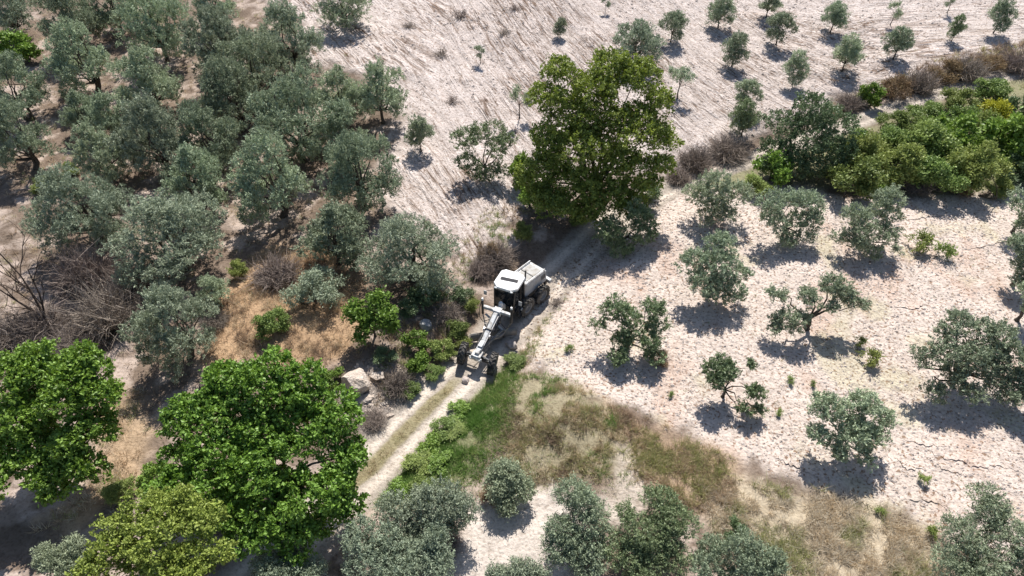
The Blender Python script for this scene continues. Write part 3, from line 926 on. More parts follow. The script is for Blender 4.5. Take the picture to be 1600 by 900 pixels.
for i in range(2):
    lib_bush('mid%d' % i, 400 + i, 3.0, 1.1, 8, 8500, 'bush_mid', 0.15, 0.085)
    lib_bush('bright%d' % i, 410 + i, 2.4, 0.95, 6, 3600, 'bush_bright', 0.17, 0.11)
    lib_bush('dark%d' % i, 420 + i, 2.6, 1.1, 6, 5000, 'bush_dark', 0.15, 0.08)
    lib_bush('olgr%d' % i, 430 + i, 3.0, 1.15, 8, 8500, 'lime', 0.14, 0.075)
lib_bush('yellow0', 440, 1.8, 0.8, 5, 2600, 'bush_yellow', 0.13, 0.08)
lib_bush('ochre0', 450, 2.4, 0.65, 6, 3800, 'bush_ochre', 0.16, 0.035)
lib_bush('ochre1', 451, 2.4, 0.65, 6, 3800, 'bush_ochre', 0.16, 0.035)
lib_bush('weed0', 460, 0.9, 0.25, 5, 700, 'lime', 0.12, 0.04, 0.10, 10)
lib_bush('weed1', 461, 0.9, 0.25, 5, 700, 'bush_mid', 0.12, 0.04, 0.10, 10)


def twig_mesh(rng, D, Hh, n):
    """a leafless shrub: many thin bent stems that fork, each a narrow three-sided stem"""
    V = []; Fc = []; tone = []
    for i in range(n):
        a = rng.random() * 6.283; r = math.sqrt(rng.random())
        b = np.array([math.cos(a), math.sin(a), 0]) * r * D * 0.22
        tip = np.array([math.cos(a) * r * D * 0.5, math.sin(a) * r * D * 0.5, Hh * (1 - 0.55 * r * r) * (0.55 + 0.5 * rng.random())]) + rng.normal(size=3) * 0.1 * D * np.array([1, 1, 0.5])
        mid = (b + tip) / 2 + rng.normal(size=3) * 0.07 * D
        st = [(b, mid, tip)]
        for k in range(3):
            s = mid + (tip - mid) * rng.random() * 0.7
            e = s + (tip - mid) * (0.3 + 0.4 * rng.random()) + rng.normal(size=3) * 0.16 * D
            e[2] = max(e[2], 0.05)
            st.append((s, (s + e) / 2 + rng.normal(size=3) * 0.03 * D, e))
        t = rng.random()
        for q, (p0, p1, p2) in enumerate(st):
            w = (0.026 if q == 0 else 0.011) * (0.7 + 0.6 * rng.random())
            o = np.cross(p2 - p0, rng.normal(size=3)); o /= np.linalg.norm(o) + 1e-9
            o2 = np.cross(p2 - p0, o); o2 /= np.linalg.norm(o2) + 1e-9
            n0 = len(V)
            for p, ww in ((p0, w), (p1, w * 0.8), (p2, w * 0.3)):
                V += [p + o * ww, p - o * ww * 0.5 + o2 * ww * 0.87, p - o * ww * 0.5 - o2 * ww * 0.87]
            for s_ in range(2):
                for k in range(3):
                    Fc.append((n0 + 3 * s_ + k, n0 + 3 * s_ + (k + 1) % 3, n0 + 3 * s_ + 3 + (k + 1) % 3, n0 + 3 * s_ + 3 + k))
            tone += [0.25 + 0.6 * t] * 9
    return np_mesh('stems', np.array(V), np.array(Fc), M['twig'], {'tone': ('FLOAT', np.array(tone))})


for i in range(3):
    LIB['dry%d' % i] = (twig_mesh(np.random.default_rng(500 + i), 2.6, 1.5, 330), None, 2.7, 0.7)


for i in range(3):
    LIB['tuft%d' % i] = (twig_mesh(np.random.default_rng(520 + i), 1.8, 0.7, 45), None, 1.9, 0.3)


def bush(label, group, px, py, w, shape, hs=1.0, name='shrub', cat='shrub'):
    e = plant(name, cat, label, group, px, py, w, shape, hs)
    for c in e.children:
        if shape[:3] in ('dry', 'tuf'): c.name = 'stems'
        elif c.name.startswith('crown'): c.name = 'foliage'
        elif c.name.startswith('trunk'): c.name = 'stem'
    return e


GT = 'shrubs of the green thicket'
THICKET = [
    (1338, 272, 100, 'mid0', 1.0, 'leafy shrub at the lower left corner of the thicket, next to the dark tree'),
    (1350, 240, 87, 'olgr0', 1.0, 'light shrub leaning out of the dark dense tree on its right side'),
    (1395, 222, 75, 'mid1', 0.9, 'shrub at the upper left of the thicket below the track'),
    (1445, 205, 70, 'mid1', 1.0, 'mid green shrub on the upper rim of the thicket, third from the dark tree'),
    (1508, 188, 75, 'mid0', 0.9, 'tall shrub on the upper rim of the thicket left of the yellow bush'),
    (1556, 176, 52, 'yellow0', 1.1, 'vivid yellow bush inside the green thicket'),
    (1600, 165, 55, 'dark1', 1.3, 'dark tall shrub at the right edge behind the yellow bush'),
    (1405, 258, 90, 'olgr1', 1.0, 'yellowish shrub in the front of the thicket, second from the dark tree'),
    (1450, 225, 106, 'mid1', 1.0, 'shrub in the middle of the thicket'),
    (1500, 218, 100, 'bright1', 1.0, 'bright shrub deep in the thicket, lower left of the yellow bush'),
    (1525, 262, 100, 'olgr0', 1.1, 'large rounded light green shrub in front of the thicket'),
    (1585, 215, 106, 'bright0', 1.2, 'fresh green shrub at the right edge of the thicket'),
    (1465, 270, 100, 'mid0', 1.0, 'pale-tipped shrub left of the large rounded one'),
    (1590, 265, 75, 'dark1', 0.9, 'dusky shrub at the right edge above the pale field'),
    (1210, 262, 75, 'bright1', 1.0, 'light green shrub at the foot of the dark dense tree'),
    (1180, 290, 56, 'olgr1', 0.7, 'low yellowish shrub left of the dark dense tree'),
    (1342, 216, 58, 'bright0', 0.8, 'fresh shrub at the path edge nearest the dark dense tree'),
    (1398, 192, 62, 'olgr1', 0.8, 'lime shrub at the path edge, second from the dark dense tree'),
    (1448, 174, 64, 'mid0', 0.8, 'green shrub at the path edge opposite the middle of the dry hedge'),
    (1500, 157, 64, 'olgr0', 0.8, 'pale shrub at the path edge left above the yellow bush'),
    (1552, 140, 62, 'mid1', 0.8, 'green shrub at the path edge right above the yellow bush'),
    (1318, 240, 55, 'mid1', 0.9, 'shrub pressed against the right side of the dark dense tree'),
    (1375, 285, 50, 'bright1', 0.7, 'low fresh shrub on the front rim of the thicket above the field'),
    (1430, 285, 55, 'dry1', 0.7, 'leafless brown gap shrub on the front rim of the thicket'),
    (1500, 292, 50, 'ochre1', 0.8, 'ochre shrub at the foot of the large rounded light green one'),
    (1560, 292, 50, 'olgr1', 0.7, 'low yellowish shrub at the right end of the thicket foot'),
    (1422, 230, 55, 'bright0', 0.9, 'fresh green shrub between the upper left and middle of the thicket'),
    (1475, 212, 55, 'olgr0', 1.0, 'lime shrub below the tall one on the upper rim'),
    (1535, 232, 55, 'mid1', 1.0, 'mid green shrub directly behind the large rounded one'),
    (1570, 245, 55, 'mid0', 1.0, 'mid green shrub right of the large rounded one'),
    (1480, 240, 50, 'bright1', 0.9, 'bright patchy shrub behind the pale-tipped one'),
    (1380, 238, 50, 'olgr0', 0.9, 'lime shrub between the two lower left shrubs of the thicket'),
    (1545, 205, 75, 'olgr1', 1.0, 'lime shrub right under the yellow bush'),
]
for px, py, w, sh, hs, lab in THICKET:
    bush(lab, GT, px, py, w, sh, hs)
GD = 'dry shrubs of the brown hedge'
for px, py, w, sh, hs, lab in [
    (1328, 158, 40, 'dry0', 0.8, 'dry brown clump at the left end of the hedge, beside the bright bush'),
    (1400, 138, 60, 'ochre0', 1.0, 'olive-brown hedge shrub right of the bright green roadside bush'),
    (1440, 128, 50, 'dry1', 1.0, 'brown dry hedge shrub, middle one above the far track'),
    (1478, 112, 60, 'ochre1', 0.9, 'straw-coloured hedge shrub in the middle of the brown hedge'),
    (1512, 108, 55, 'dry2', 1.0, 'dark dry hedge shrub just below the narrow upright olive'),
    (1550, 100, 50, 'ochre0', 0.9, 'second to last dry hedge shrub before the right edge'),
    (1592, 98, 50, 'dry0', 1.0, 'last dry hedge shrub at the right edge'),
]:
    bush(lab, GD, px, py, w, sh, hs)
bush('bright green round bush at the roadside between dry hedge and track', None, 1364, 146, 44, 'bright0', 1.2)
GP = 'grey dry brush'
for px, py, w, sh, hs, lab in [
    (1088, 250, 54, 'dry1', 1.0, 'purple-brown leafless shrub right of the big leafy tree'),
    (1140, 234, 62, 'dry2', 0.8, 'wide purple-brown leafless shrub below the greener young olive'),
    (1060, 275, 40, 'dry0', 0.8, 'small leafless shrub touching the foot of the big leafy tree'),
    (128, 425, 92, 'dry0', 1.3, 'grey leafless thicket right of the dead tree trunk'),
    (165, 485, 100, 'dry1', 1.2, 'grey leafless thicket above the left broad-leaved tree'),
    (60, 508, 85, 'dry2', 0.9, 'grey leafless brush at the foot of the dead tree'),
    (195, 435, 70, 'dry2', 1.1, 'dark tangled brush under the largest pale olive'),
    (10, 520, 80, 'dry0', 0.9, 'grey brush at the left edge above the broad-leaved tree'),
    (110, 535, 80, 'dry1', 0.7, 'low brush right behind the left broad-leaved tree'),
    (430, 425, 70, 'dry2', 0.8, 'purplish leafless shrub at the top of the straw slope'),
    (335, 500, 40, 'dry1', 0.8, 'dry shrub touching the right side of the silvery upright olive'),
    (775, 398, 56, 'dry1', 0.8, 'reddish-brown dry shrub just left of the white cab'),
    (762, 392, 46, 'ochre1', 0.9, 'rusty dry shrub on the bank above the white cab roof'),
    (750, 420, 42, 'dry0', 0.8, 'brown dry shrub at the field edge left of the machine'),
    (700, 490, 46, 'dry2', 0.9, 'dry shrub in the shade left of the machine frame'),
    (618, 598, 50, 'dry0', 0.9, 'grey dry shrub right of the pale rock outcrop'),
    (585, 655, 40, 'dry1', 0.7, 'dry brush between the great leafy tree and the track'),
    (700, 840, 45, 'dry2', 0.7, 'dark dry tuft beside the bottom pale olive and bare soil'),
    (765, 775, 40, 'ochre0', 0.9, 'rust-coloured tuft on the left of the round dark olive bush'),
    (1030, 560, 40, 'ochre1', 0.7, 'ochre weed patch on the right of the two-armed olive'),
    (707, 157, 26, 'tuft0', 0.8, 'dry tuft on the upper slope below the spindly young olive'),
    (640, 40, 24, 'tuft1', 1.0, 'dry twig tuft high on the slope right of the wide blue shadow'),
    (720, 22, 24, 'tuft2', 1.3, 'bare sapling twigs near the top edge left of the slim olive'),
    (690, 82, 28, 'tuft0', 0.8, 'dry tuft left of the spindly young olive'),
    (788, 50, 26, 'tuft2', 0.7, 'brown tuft on the slope right of the spindly young olive'),
    (868, 472, 28, 'tuft1', 0.8, 'dark dry tuft on the bank right of the rear wheels'),
    (806, 12, 22, 'tuft1', 0.8, 'dry tuft by the top edge left of the small slim olive'),
]:
    bush(lab, GP, px, py, w, sh, hs)
GV = 'green bushes along the track'
for px, py, w, sh, hs, lab in [
    (815, 268, 50, 'bright1', 1.6, 'bright green bush at the lower left of the big leafy tree'),
    (835, 305, 60, 'bright0', 1.3, 'green bush under the shaded foot of the big leafy tree'),
    (872, 318, 56, 'dark0', 1.0, 'dark bush under the left of the shaded foot of the big tree'),
    (1015, 300, 52, 'dark1', 0.9, 'dark bush under the right flank of the big leafy tree'),
    (905, 338, 44, 'mid1', 0.8, 'shaded bush at the very foot of the big leafy tree'),
    (815, 362, 44, 'olgr0', 1.0, 'yellow-tipped bush behind the white cab roof'),
    (655, 566, 46, 'bright0', 1.0, 'bright green bush left of the front wheels across the track'),
    (690, 545, 50, 'mid0', 0.9, 'mixed green bush beside the track, uphill of the bright one'),
    (715, 515, 46, 'mid1', 1.0, 'green bush close to the left end of the grader blade'),
    (738, 478, 34, 'olgr1', 1.0, 'yellow-green bush left of the machine cab'),
    (650, 530, 46, 'bright1', 0.9, 'leafy bush at the foot of the grey boulder'),
    (665, 460, 60, 'dark0', 0.9, 'dark bush in the shade above the grey boulder'),
    (640, 480, 46, 'dark1', 0.8, 'dark bush in the shade right of the small bright broad-leaved tree'),
    (725, 540, 36, 'olgr0', 0.8, 'yellow-green bush on the track bank just uphill of the left front wheel'),
    (720, 462, 44, 'dark0', 0.8, 'dark bush on the left bank beside the cab'),
    (680, 582, 38, 'mid1', 0.7, 'small green bush on the left bank below the bright one'),
    (640, 608, 40, 'mid0', 0.7, 'green-brown bush on the left bank right of the dry shrub'),
    (600, 556, 44, 'dark1', 0.7, 'dark low bush in the shade behind the pale outcrop'),
    (716, 640, 44, 'bright1', 0.5, 'uppermost green bush on the right verge of the wheel ruts'),
    (697, 668, 56, 'mid0', 0.55, 'second green bush down the right verge of the ruts'),
    (672, 696, 50, 'bright0', 0.6, 'third green bush down the right verge of the ruts'),
    (654, 724, 58, 'mid1', 0.55, 'fourth green bush down the right verge of the ruts'),
    (620, 764, 48, 'bright1', 0.55, 'lowest green bush on the right verge of the ruts'),
    (714, 672, 44, 'mid1', 0.4, 'low dark patch of leaves beside the second verge bush'),
    (688, 722, 46, 'bright1', 0.4, 'low spreading greenery beside the fourth verge bush'),
    (660, 758, 46, 'mid0', 0.7, 'darker green bush beside the lowest verge bushes'),
    (520, 590, 40, 'bright1', 0.8, 'green bush at the left of the pale rock outcrop'),
    (425, 505, 62, 'mid1', 1.0, 'shrub with a dark stub of trunk in the straw'),
    (490, 448, 105, 'low0', 0.9, 'silver-grey bush at the upper edge of the straw slope'),
    (22, 72, 72, 'bright0', 1.0, 'pale green bush near the top left corner'),
    (1150, 830, 46, 'dark1', 1.1, 'deep green bush poking out above the low bottom olive'),
    (185, 770, 60, 'olgr1', 0.8, 'small yellow-green bush in the gap below the dirt path'),
    (240, 745, 60, 'bright1', 0.9, 'green bush on the left foot of the great leafy tree'),
    (370, 420, 40, 'olgr0', 0.9, 'yellowish weedy bush at the right of the largest pale olive'),
    (108, 265, 34, 'olgr1', 0.8, 'yellow-green weed clump on the bare strip of the grove'),
    (70, 290, 50, 'olgr0', 0.7, 'yellow-green weeds beside the shaded hollow at the left'),
    (805, 565, 44, 'mid1', 0.5, 'low green weeds right beside the right front wheel'),
]:
    bush(lab, GV, px, py, w, sh, hs)
GW = 'weeds on the dry field'
for px, py, w, sh, lab in [
    (1362, 560, 40, 'weed0', 'pale yellow-green weed clump left of the largest olive'), (1345, 535, 24, 'weed0', 'small weed tuft above the pale clump beside the forked olive'),
    (1445, 750, 24, 'weed0', 'green weed tuft among cracks in the lower field'), (1376, 800, 20, 'weed1', 'dark weed tuft at the edge of the pooled shadow'),
    (1455, 832, 28, 'weed0', 'yellow weed clump left of the corner olive'), (1218, 645, 16, 'weed1', 'tiny green tuft between the v-trunk olive and the rounded one'),
    (1048, 617, 14, 'weed1', 'tiny green tuft right of the two-armed olive shadow'), (1270, 600, 14, 'weed1', 'tiny tuft left above the rounded olive'),
    (1440, 380, 46, 'weed0', 'flat faded weed patch in the top right of the dry field'), (1475, 392, 36, 'weed1', 'flat weed patch beside the long soil crack'),
    (890, 545, 18, 'weed1', 'tiny tuft on the field left of the two-armed olive'), (1235, 595, 18, 'weed1', 'small weed tuft under the side boughs of the forked olive'),
]:
    bush(lab, GW, px, py, w, sh, 1.0, name='weed_clump', cat='weed')

# ------------------------------------------------------------------ dead tree
def dead_tree():
    p = ground_at(80, 512); s = px_scale(p)
    p.z = float(surf(p.x, p.y)[0])
    e = empty('dead_tree', p)
    tag(e, 'bare dead tree with dark crooked branches near the left edge', 'dead tree')
    rng = np.random.default_rng(77)
    T = Tubes(6); T.add([(0, 0, -0.3), (0, 0, 0.1), (0.03, 0.05, 0.6), (-0.05, 0.1, 1.0)], [0.22, 0.17, 0.13, 0.12])
    obj('trunk', T.mesh('trunk', M['bark_dead']), e)

    def grow(T, a, d, ln, r, lev):
        pts = [a]; q = a.copy(); dd = d.copy()
        for i in range(4):
            dd = dd + rng.normal(size=3) * 0.16 + np.array([0, 0, 0.05]); dd /= np.linalg.norm(dd)
            q = q + dd * ln / 4; pts.append(q.copy())
        T.add(pts, [r * (1 - 0.62 * i / 4) for i in range(5)])
        if lev > 0:
            for k in range(3 + (lev > 1)):
                i = 1 + rng.integers(0, 4)
                nd = dd + rng.normal(size=3) * 0.55; nd[2] += 0.15; nd /= np.linalg.norm(nd)
                grow(T, pts[i], nd, ln * (0.45 + 0.25 * rng.random()), r * 0.48, lev - 1)
    for d, ln, r in [((-0.75, 0.1, 0.65), 3.4, 0.085), ((-0.15, 0.35, 0.9), 4.0, 0.09), ((0.2, 0.2, 0.95), 3.4, 0.075), ((-0.45, 0.6, 0.7), 3.2, 0.06)]:
        T = Tubes(5); d = np.array(d); d /= np.linalg.norm(d)
        grow(T, np.array([-0.03, 0.08, 0.8]), d, ln, r, 3)
        obj('branch', T.mesh('branch', M['bark_dead']), e)


dead_tree()

# ------------------------------------------------------------------ rocks
def rock(label, px, py, w, mat, seed, sz=(1, 1, 0.7), name='boulder', cat='rock', rough=0.12, sub=4):
    p = ground_at(px, py); s = px_scale(p); R = 0.5 * w / s
    rng = np.random.default_rng(seed)
    bm = bmesh.new(); bmesh.ops.create_icosphere(bm, subdivisions=sub, radius=1.0)
    pl = rand_dirs(rng, 18); of = 0.50 + 0.36 * rng.random(18)
    for v in bm.verts:
        c = np.array(v.co)
        for n_, o_ in zip(pl, of):                      # faceted, as if split
            t = c @ n_ - o_
            if t > 0: c = c - n_ * t
        c = c * (1 + rough * (vnoise(c[0] * 2.5 + seed, c[1] * 2.5 + c[2] * 1.7, seed) - 0.5))
        v.co = Vector((c[0] * R * sz[0], c[1] * R * sz[1], c[2] * R * sz[2]))
    me = bpy.data.meshes.new(name); bm.to_mesh(me); bm.free(); me.materials.append(M[mat])
    o = obj(name, me)
    o.location = (p.x, p.y, float(surf(p.x, p.y)[0]) + R * sz[2] * 0.25)
    o.rotation_euler = (0, 0, rng.random() * 6.28)
    return tag(o, label, cat)


rock('large pale split rock outcrop between the great leafy tree and the track', 556, 600, 62, 'rock_pale', 3, (1.0, 0.85, 0.85), 'rock_outcrop', sub=4)
rock('small pale rock leaning on the outcrop on its right', 592, 590, 26, 'rock_pale', 4)
rock('low pale slab lying in front of the outcrop', 570, 624, 24, 'rock_pale', 14, (1.0, 0.8, 0.4))
rock('pale block at the left foot of the outcrop', 540, 618, 17, 'rock_pale', 15)
rock('small pale stone on the gravel below the outcrop', 590, 645, 12, 'rock_pale', 16)
rock('grey rounded boulder in the shade left of the machine', 667, 512, 28, 'rock_grey', 5, (1, 0.8, 0.8))
rock('pink-white earth lump at the right end of the grader blade', 799, 541, 26, 'soil_lump', 6, (1, 0.7, 0.8), 'earth_lump', 'earth lump')
rock('dusty earth lump on the track before the left front wheel', 728, 594, 15, 'soil_lump', 7, (1, 1, 0.7), 'earth_lump', 'earth lump')
rock('white stone in the grove shade under the rounded corner olive', 557, 312, 9, 'rock_pale', 8)
rock('pale stone at the left edge shade of the first track bend', 610, 650, 12, 'rock_pale', 9)

rubble = scatter(GRAVEL, 1500, rg, 1.0)
rubble = rubble[poly_dist(rubble[:, 0], rubble[:, 1], TRACK)[0] > 1.6]
tag(obj('rubble', stones('rubble', rubble, 0.03 + 0.12 * rg.random(len(rubble)) ** 4, M['rock_pale'], rg)),
    'small rubble around the pale rock outcrop', 'rubble', kind='stuff')

# ------------------------------------------------------------------ grass (uncountable)
gb, nt, N, L, P = new_mat('grass_blade')
at = N.new('ShaderNodeAttribute'); at.attribute_name = 'col'
L.new(at.outputs['Color'], P.inputs['Base Color']); P.inputs['Roughness'].default_value = 0.75; P.inputs['Specular IOR Level'].default_value = 0.15
tr = N.new('ShaderNodeBsdfTranslucent'); L.new(at.outputs['Color'], tr.inputs[0])
ms = N.new('ShaderNodeMixShader'); ms.inputs[0].default_value = 0.4
L.new(P.outputs[0], ms.inputs[1]); L.new(tr.outputs[0], ms.inputs[2]); L.new(ms.outputs[0], N['Material Output'].inputs[0])


def grass(name, label, poly, n, h0, h1, cols, seed, thresh=0.35, width=0.030, soft=1.6, avoid_track=True):
    rng = np.random.default_rng(seed)
    per = 15
    ncl = n // per
    c = scatter(poly, ncl, rng, soft)
    dn = fbm(c[:, 0] * 0.8, c[:, 1] * 0.8, seed + 5, 3)
    dn = 0.7 * dn + 0.3 * fbm(c[:, 0] * 2.6, c[:, 1] * 2.6, seed + 7, 2)
    c = c[dn + 0.12 * (rng.random(len(c)) - 0.5) > thresh]
    if avoid_track:
        d, _ = poly_dist(c[:, 0], c[:, 1], TRACK); c = c[d > 1.7]
    hv = 0.5 + 1.0 * fbm(c[:, 0] * 1.2, c[:, 1] * 1.2, seed + 9, 2)
    cv = fbm(c[:, 0] * 0.7, c[:, 1] * 0.7, seed + 13, 3)
    ci = np.repeat(np.arange(len(c)), per); m = len(ci)
    hv = hv * (0.55 + 0.9 * rng.random(len(c)) ** 2)
    base = c[ci] + rng.normal(size=(m, 2)) * 0.06
    lean = rng.normal(size=(m, 2)) * 0.35 + (base - c[ci]) * 5.0
    hh = (h0 + (h1 - h0) * rng.random(m)) * hv[ci]
    z = surf(base[:, 0], base[:, 1]) - 0.02
    a = rng.random(m) * 6.283; sx = np.cos(a) * width * 0.5; sy = np.sin(a) * width * 0.5
    tip = base + lean * hh[:, None]
    V = np.stack([np.stack([base[:, 0] - sx, base[:, 1] - sy, z], 1), np.stack([base[:, 0] + sx, base[:, 1] + sy, z], 1),
                  np.stack([tip[:, 0], tip[:, 1], z + hh * 0.92], 1)], 1).reshape(-1, 3)
    cols = np.array(cols)
    t = np.clip((cv - 0.3) / 0.4, 0, 1) * (len(cols) - 1)
    t = np.clip((t + rng.normal(size=len(t)) * 0.9)[ci] + rng.normal(size=m) * 0.25, 0, len(cols) - 1.001)
    i0 = t.astype(int); f = (t - i0)[:, None]
    cc = (cols[i0] * (1 - f) + cols[i0 + 1] * f) * (0.75 + 0.5 * rng.random((m, 1)))
    cc = np.repeat(np.concatenate([cc, np.ones((m, 1))], 1), 3, axis=0)
    me = np_mesh(name, V, np.arange(3 * m).reshape(-1, 3), gb, {'col': ('FLOAT_COLOR', cc)})
    return tag(obj(name, me), label, 'grass', kind='stuff')


STR = (0.66, 0.54, 0.38); ORA = (0.54, 0.41, 0.28); PAL = (0.72, 0.65, 0.53); BRO = (0.36, 0.27, 0.20); GRN = (0.21, 0.34, 0.09); YGR = (0.38, 0.40, 0.16); DKG = (0.13, 0.25, 0.05)
grass('dry_grass', 'orange-brown dry grass on the slope left of the track', STRAW, 34000, 0.2, 0.5, [BRO, ORA, STR, STR], 1, 0.44)
grass('dry_grass', 'tan dry grass between the two big broad-leaved trees', STRAW2, 8000, 0.15, 0.4, [ORA, STR, PAL, YGR], 2, 0.50)
grass('green_grass', 'green grass on the right verge of the track', GREEN, 46000, 0.12, 0.35, [DKG, GRN, GRN, YGR, GRN], 3, 0.36)
grass('mixed_grass', 'mixed green and brown grass on the mound below the machine', MIXED, 34000, 0.15, 0.4, [BRO, YGR, STR, ORA, YGR, GRN], 4, 0.46)
grass('brown_grass', 'rusty brown grass along the lower border of the dry field', BROWN, 24000, 0.2, 0.5, [BRO, ORA, STR, YGR], 5, 0.44)
grass('blond_grass', 'blond dry grass at the bottom right', BLONDE, 48000, 0.2, 0.5, [STR, PAL, PAL, STR, PAL, YGR], 6, 0.43)
grass('roadside_grass', 'dry weeds around the feet of the green thicket', UND, 16000, 0.2, 0.5, [BRO, ORA, YGR, GRN, STR], 7, 0.46)
HEDGE = wp([(1285, 178), (1380, 140), (1470, 108), (1600, 82), (1700, 60), (1700, 95), (1600, 116), (1480, 142), (1400, 165), (1300, 203)])
grass('hedge_grass', 'brown dry growth filling the hedge above the far path', HEDGE, 22000, 0.3, 0.75, [BRO, BRO, ORA, YGR, STR, BRO], 21, 0.36, 0.035)
BANK = wp([(735, 430), (800, 380), (830, 330), (760, 340), (700, 440), (640, 520), (560, 560), (590, 640), (700, 600), (730, 520)])
grass('bank_grass', 'brown and green weeds on the left bank of the track', BANK, 14000, 0.2, 0.5, [BRO, ORA, YGR, STR, GRN], 8, 0.42)
BANKR = wp([(800, 580), (825, 510), (860, 455), (885, 450), (850, 510), (825, 570)])
grass('bank_grass', 'sparse weeds on the bank right of the machine', BANKR, 5000, 0.12, 0.35, [ORA, YGR, GRN, STR], 9, 0.40)
SEAM = wp([(740, 690), (800, 690), (990, 760), (960, 800), (850, 770), (760, 800), (720, 760)])
grass('sparse_grass', 'thin grass fringe around the round dark olive bush', SEAM, 6000, 0.1, 0.3, [STR, YGR, GRN, PAL], 10, 0.46)
GROVEP = wp([(0, 0), (400, 0), (480, 120), (600, 330), (560, 400), (330, 570), (200, 640), (0, 560)])
grass('grove_weeds', 'thin dry weeds on the floor of the left grove', GROVEP, 52000, 0.15, 0.5, [BRO, STR, ORA, PAL, YGR, STR], 12, 0.42)
CEN = wp([(544, 755), (596, 703), (643, 655), (696, 606), (712, 606), (663, 654), (617, 702), (570, 755)])
grass('track_grass', 'low dry grass strip between the two wheel ruts', CEN, 4200, 0.05, 0.16, [STR, YGR, ORA, STR], 13, 0.3, 0.02, 0.4, avoid_track=False)
SPARSE = RIGHT
grass('field_weeds', 'scattered short weeds on the dry right-hand field', SPARSE, 20000, 0.05, 0.2, [YGR, ORA, GRN, BRO, YGR, STR], 14, 0.55, 0.026)
grass('slope_weeds', 'scattered dry tufts along the furrows of the upper field', UPPER, 26000, 0.06, 0.25, [BRO, ORA, STR, YGR, PAL], 15, 0.60, 0.028)

# ------------------------------------------------------------------ motor grader
def paint(name, col, rough=0.35, dirt=(0.33, 0.28, 0.23), amount=0.55, metal=0.0):
    m, nt, N, L, P = new_mat(name)
    tc = N.new('ShaderNodeTexCoord')
    n = N.new('ShaderNodeTexNoise'); n.inputs['Scale'].default_value = 3.2; n.inputs['Detail'].default_value = 8; n.inputs['Roughness'].default_value = 0.7
    L.new(tc.outputs['Object'], n.inputs['Vector'])
    r = ramp(N, L, n.outputs[0], [(0.42, (0, 0, 0)), (0.66, (amount,) * 3)])
    mx = N.new('ShaderNodeMixRGB'); L.new(r.outputs[0], mx.inputs[0]); mx.inputs[1].default_value = (*col, 1); mx.inputs[2].default_value = (*dirt, 1)
    L.new(mx.outputs[0], P.inputs['Base Color'])
    rr = N.new('ShaderNodeMapRange'); rr.inputs[3].default_value = rough; rr.inputs[4].default_value = 0.9
    L.new(r.outputs[0], rr.inputs[0]); L.new(rr.outputs[0], P.inputs['Roughness'])
    P.inputs['Metallic'].default_value = metal
    return m


M['white'] = paint('white_paint', (0.78, 0.78, 0.77), 0.4)
M['grey'] = paint('grey_paint_and_shade', (0.46, 0.47, 0.48), 0.45)  # grey parts, and shade painted onto the white hood sides
M['dusty'] = paint('dusty_steel', (0.16, 0.155, 0.15), 0.6, amount=0.8)
M['worn'] = paint('worn_white_paint', (0.66, 0.66, 0.65), 0.5, (0.25, 0.21, 0.17), 0.9)
M['dusty_white'] = paint('dusty_cover', (0.42, 0.41, 0.39), 0.7, (0.28, 0.24, 0.19), 0.9)
M['black'] = paint('black_paint', (0.02, 0.02, 0.022), 0.5, amount=0.25)
M['tyre'] = paint('tyre_rubber', (0.022, 0.021, 0.02), 0.85, (0.26, 0.23, 0.20), 0.65)
M['rim'] = paint('dusty_rim', (0.24, 0.24, 0.245), 0.6, amount=0.6)
M['steel'] = paint('worn_steel', (0.35, 0.35, 0.36), 0.35, amount=0.4, metal=0.8)
M['seat'] = paint('dark_cloth', (0.03, 0.03, 0.035), 0.9, amount=0.1)
m, nt, N, L, P = new_mat('tinted_glass')
P.inputs['Base Color'].default_value = (0.03, 0.035, 0.04, 1); P.inputs['Roughness'].default_value = 0.05
P.inputs['Transmission Weight'].default_value = 0.55; P.inputs['IOR'].default_value = 1.45
M['glass'] = m
m, nt, N, L, P = new_mat('lamp_lens')
P.inputs['Base Color'].default_value = (0.7, 0.7, 0.68, 1); P.inputs['Roughness'].default_value = 0.15
M['lens'] = m


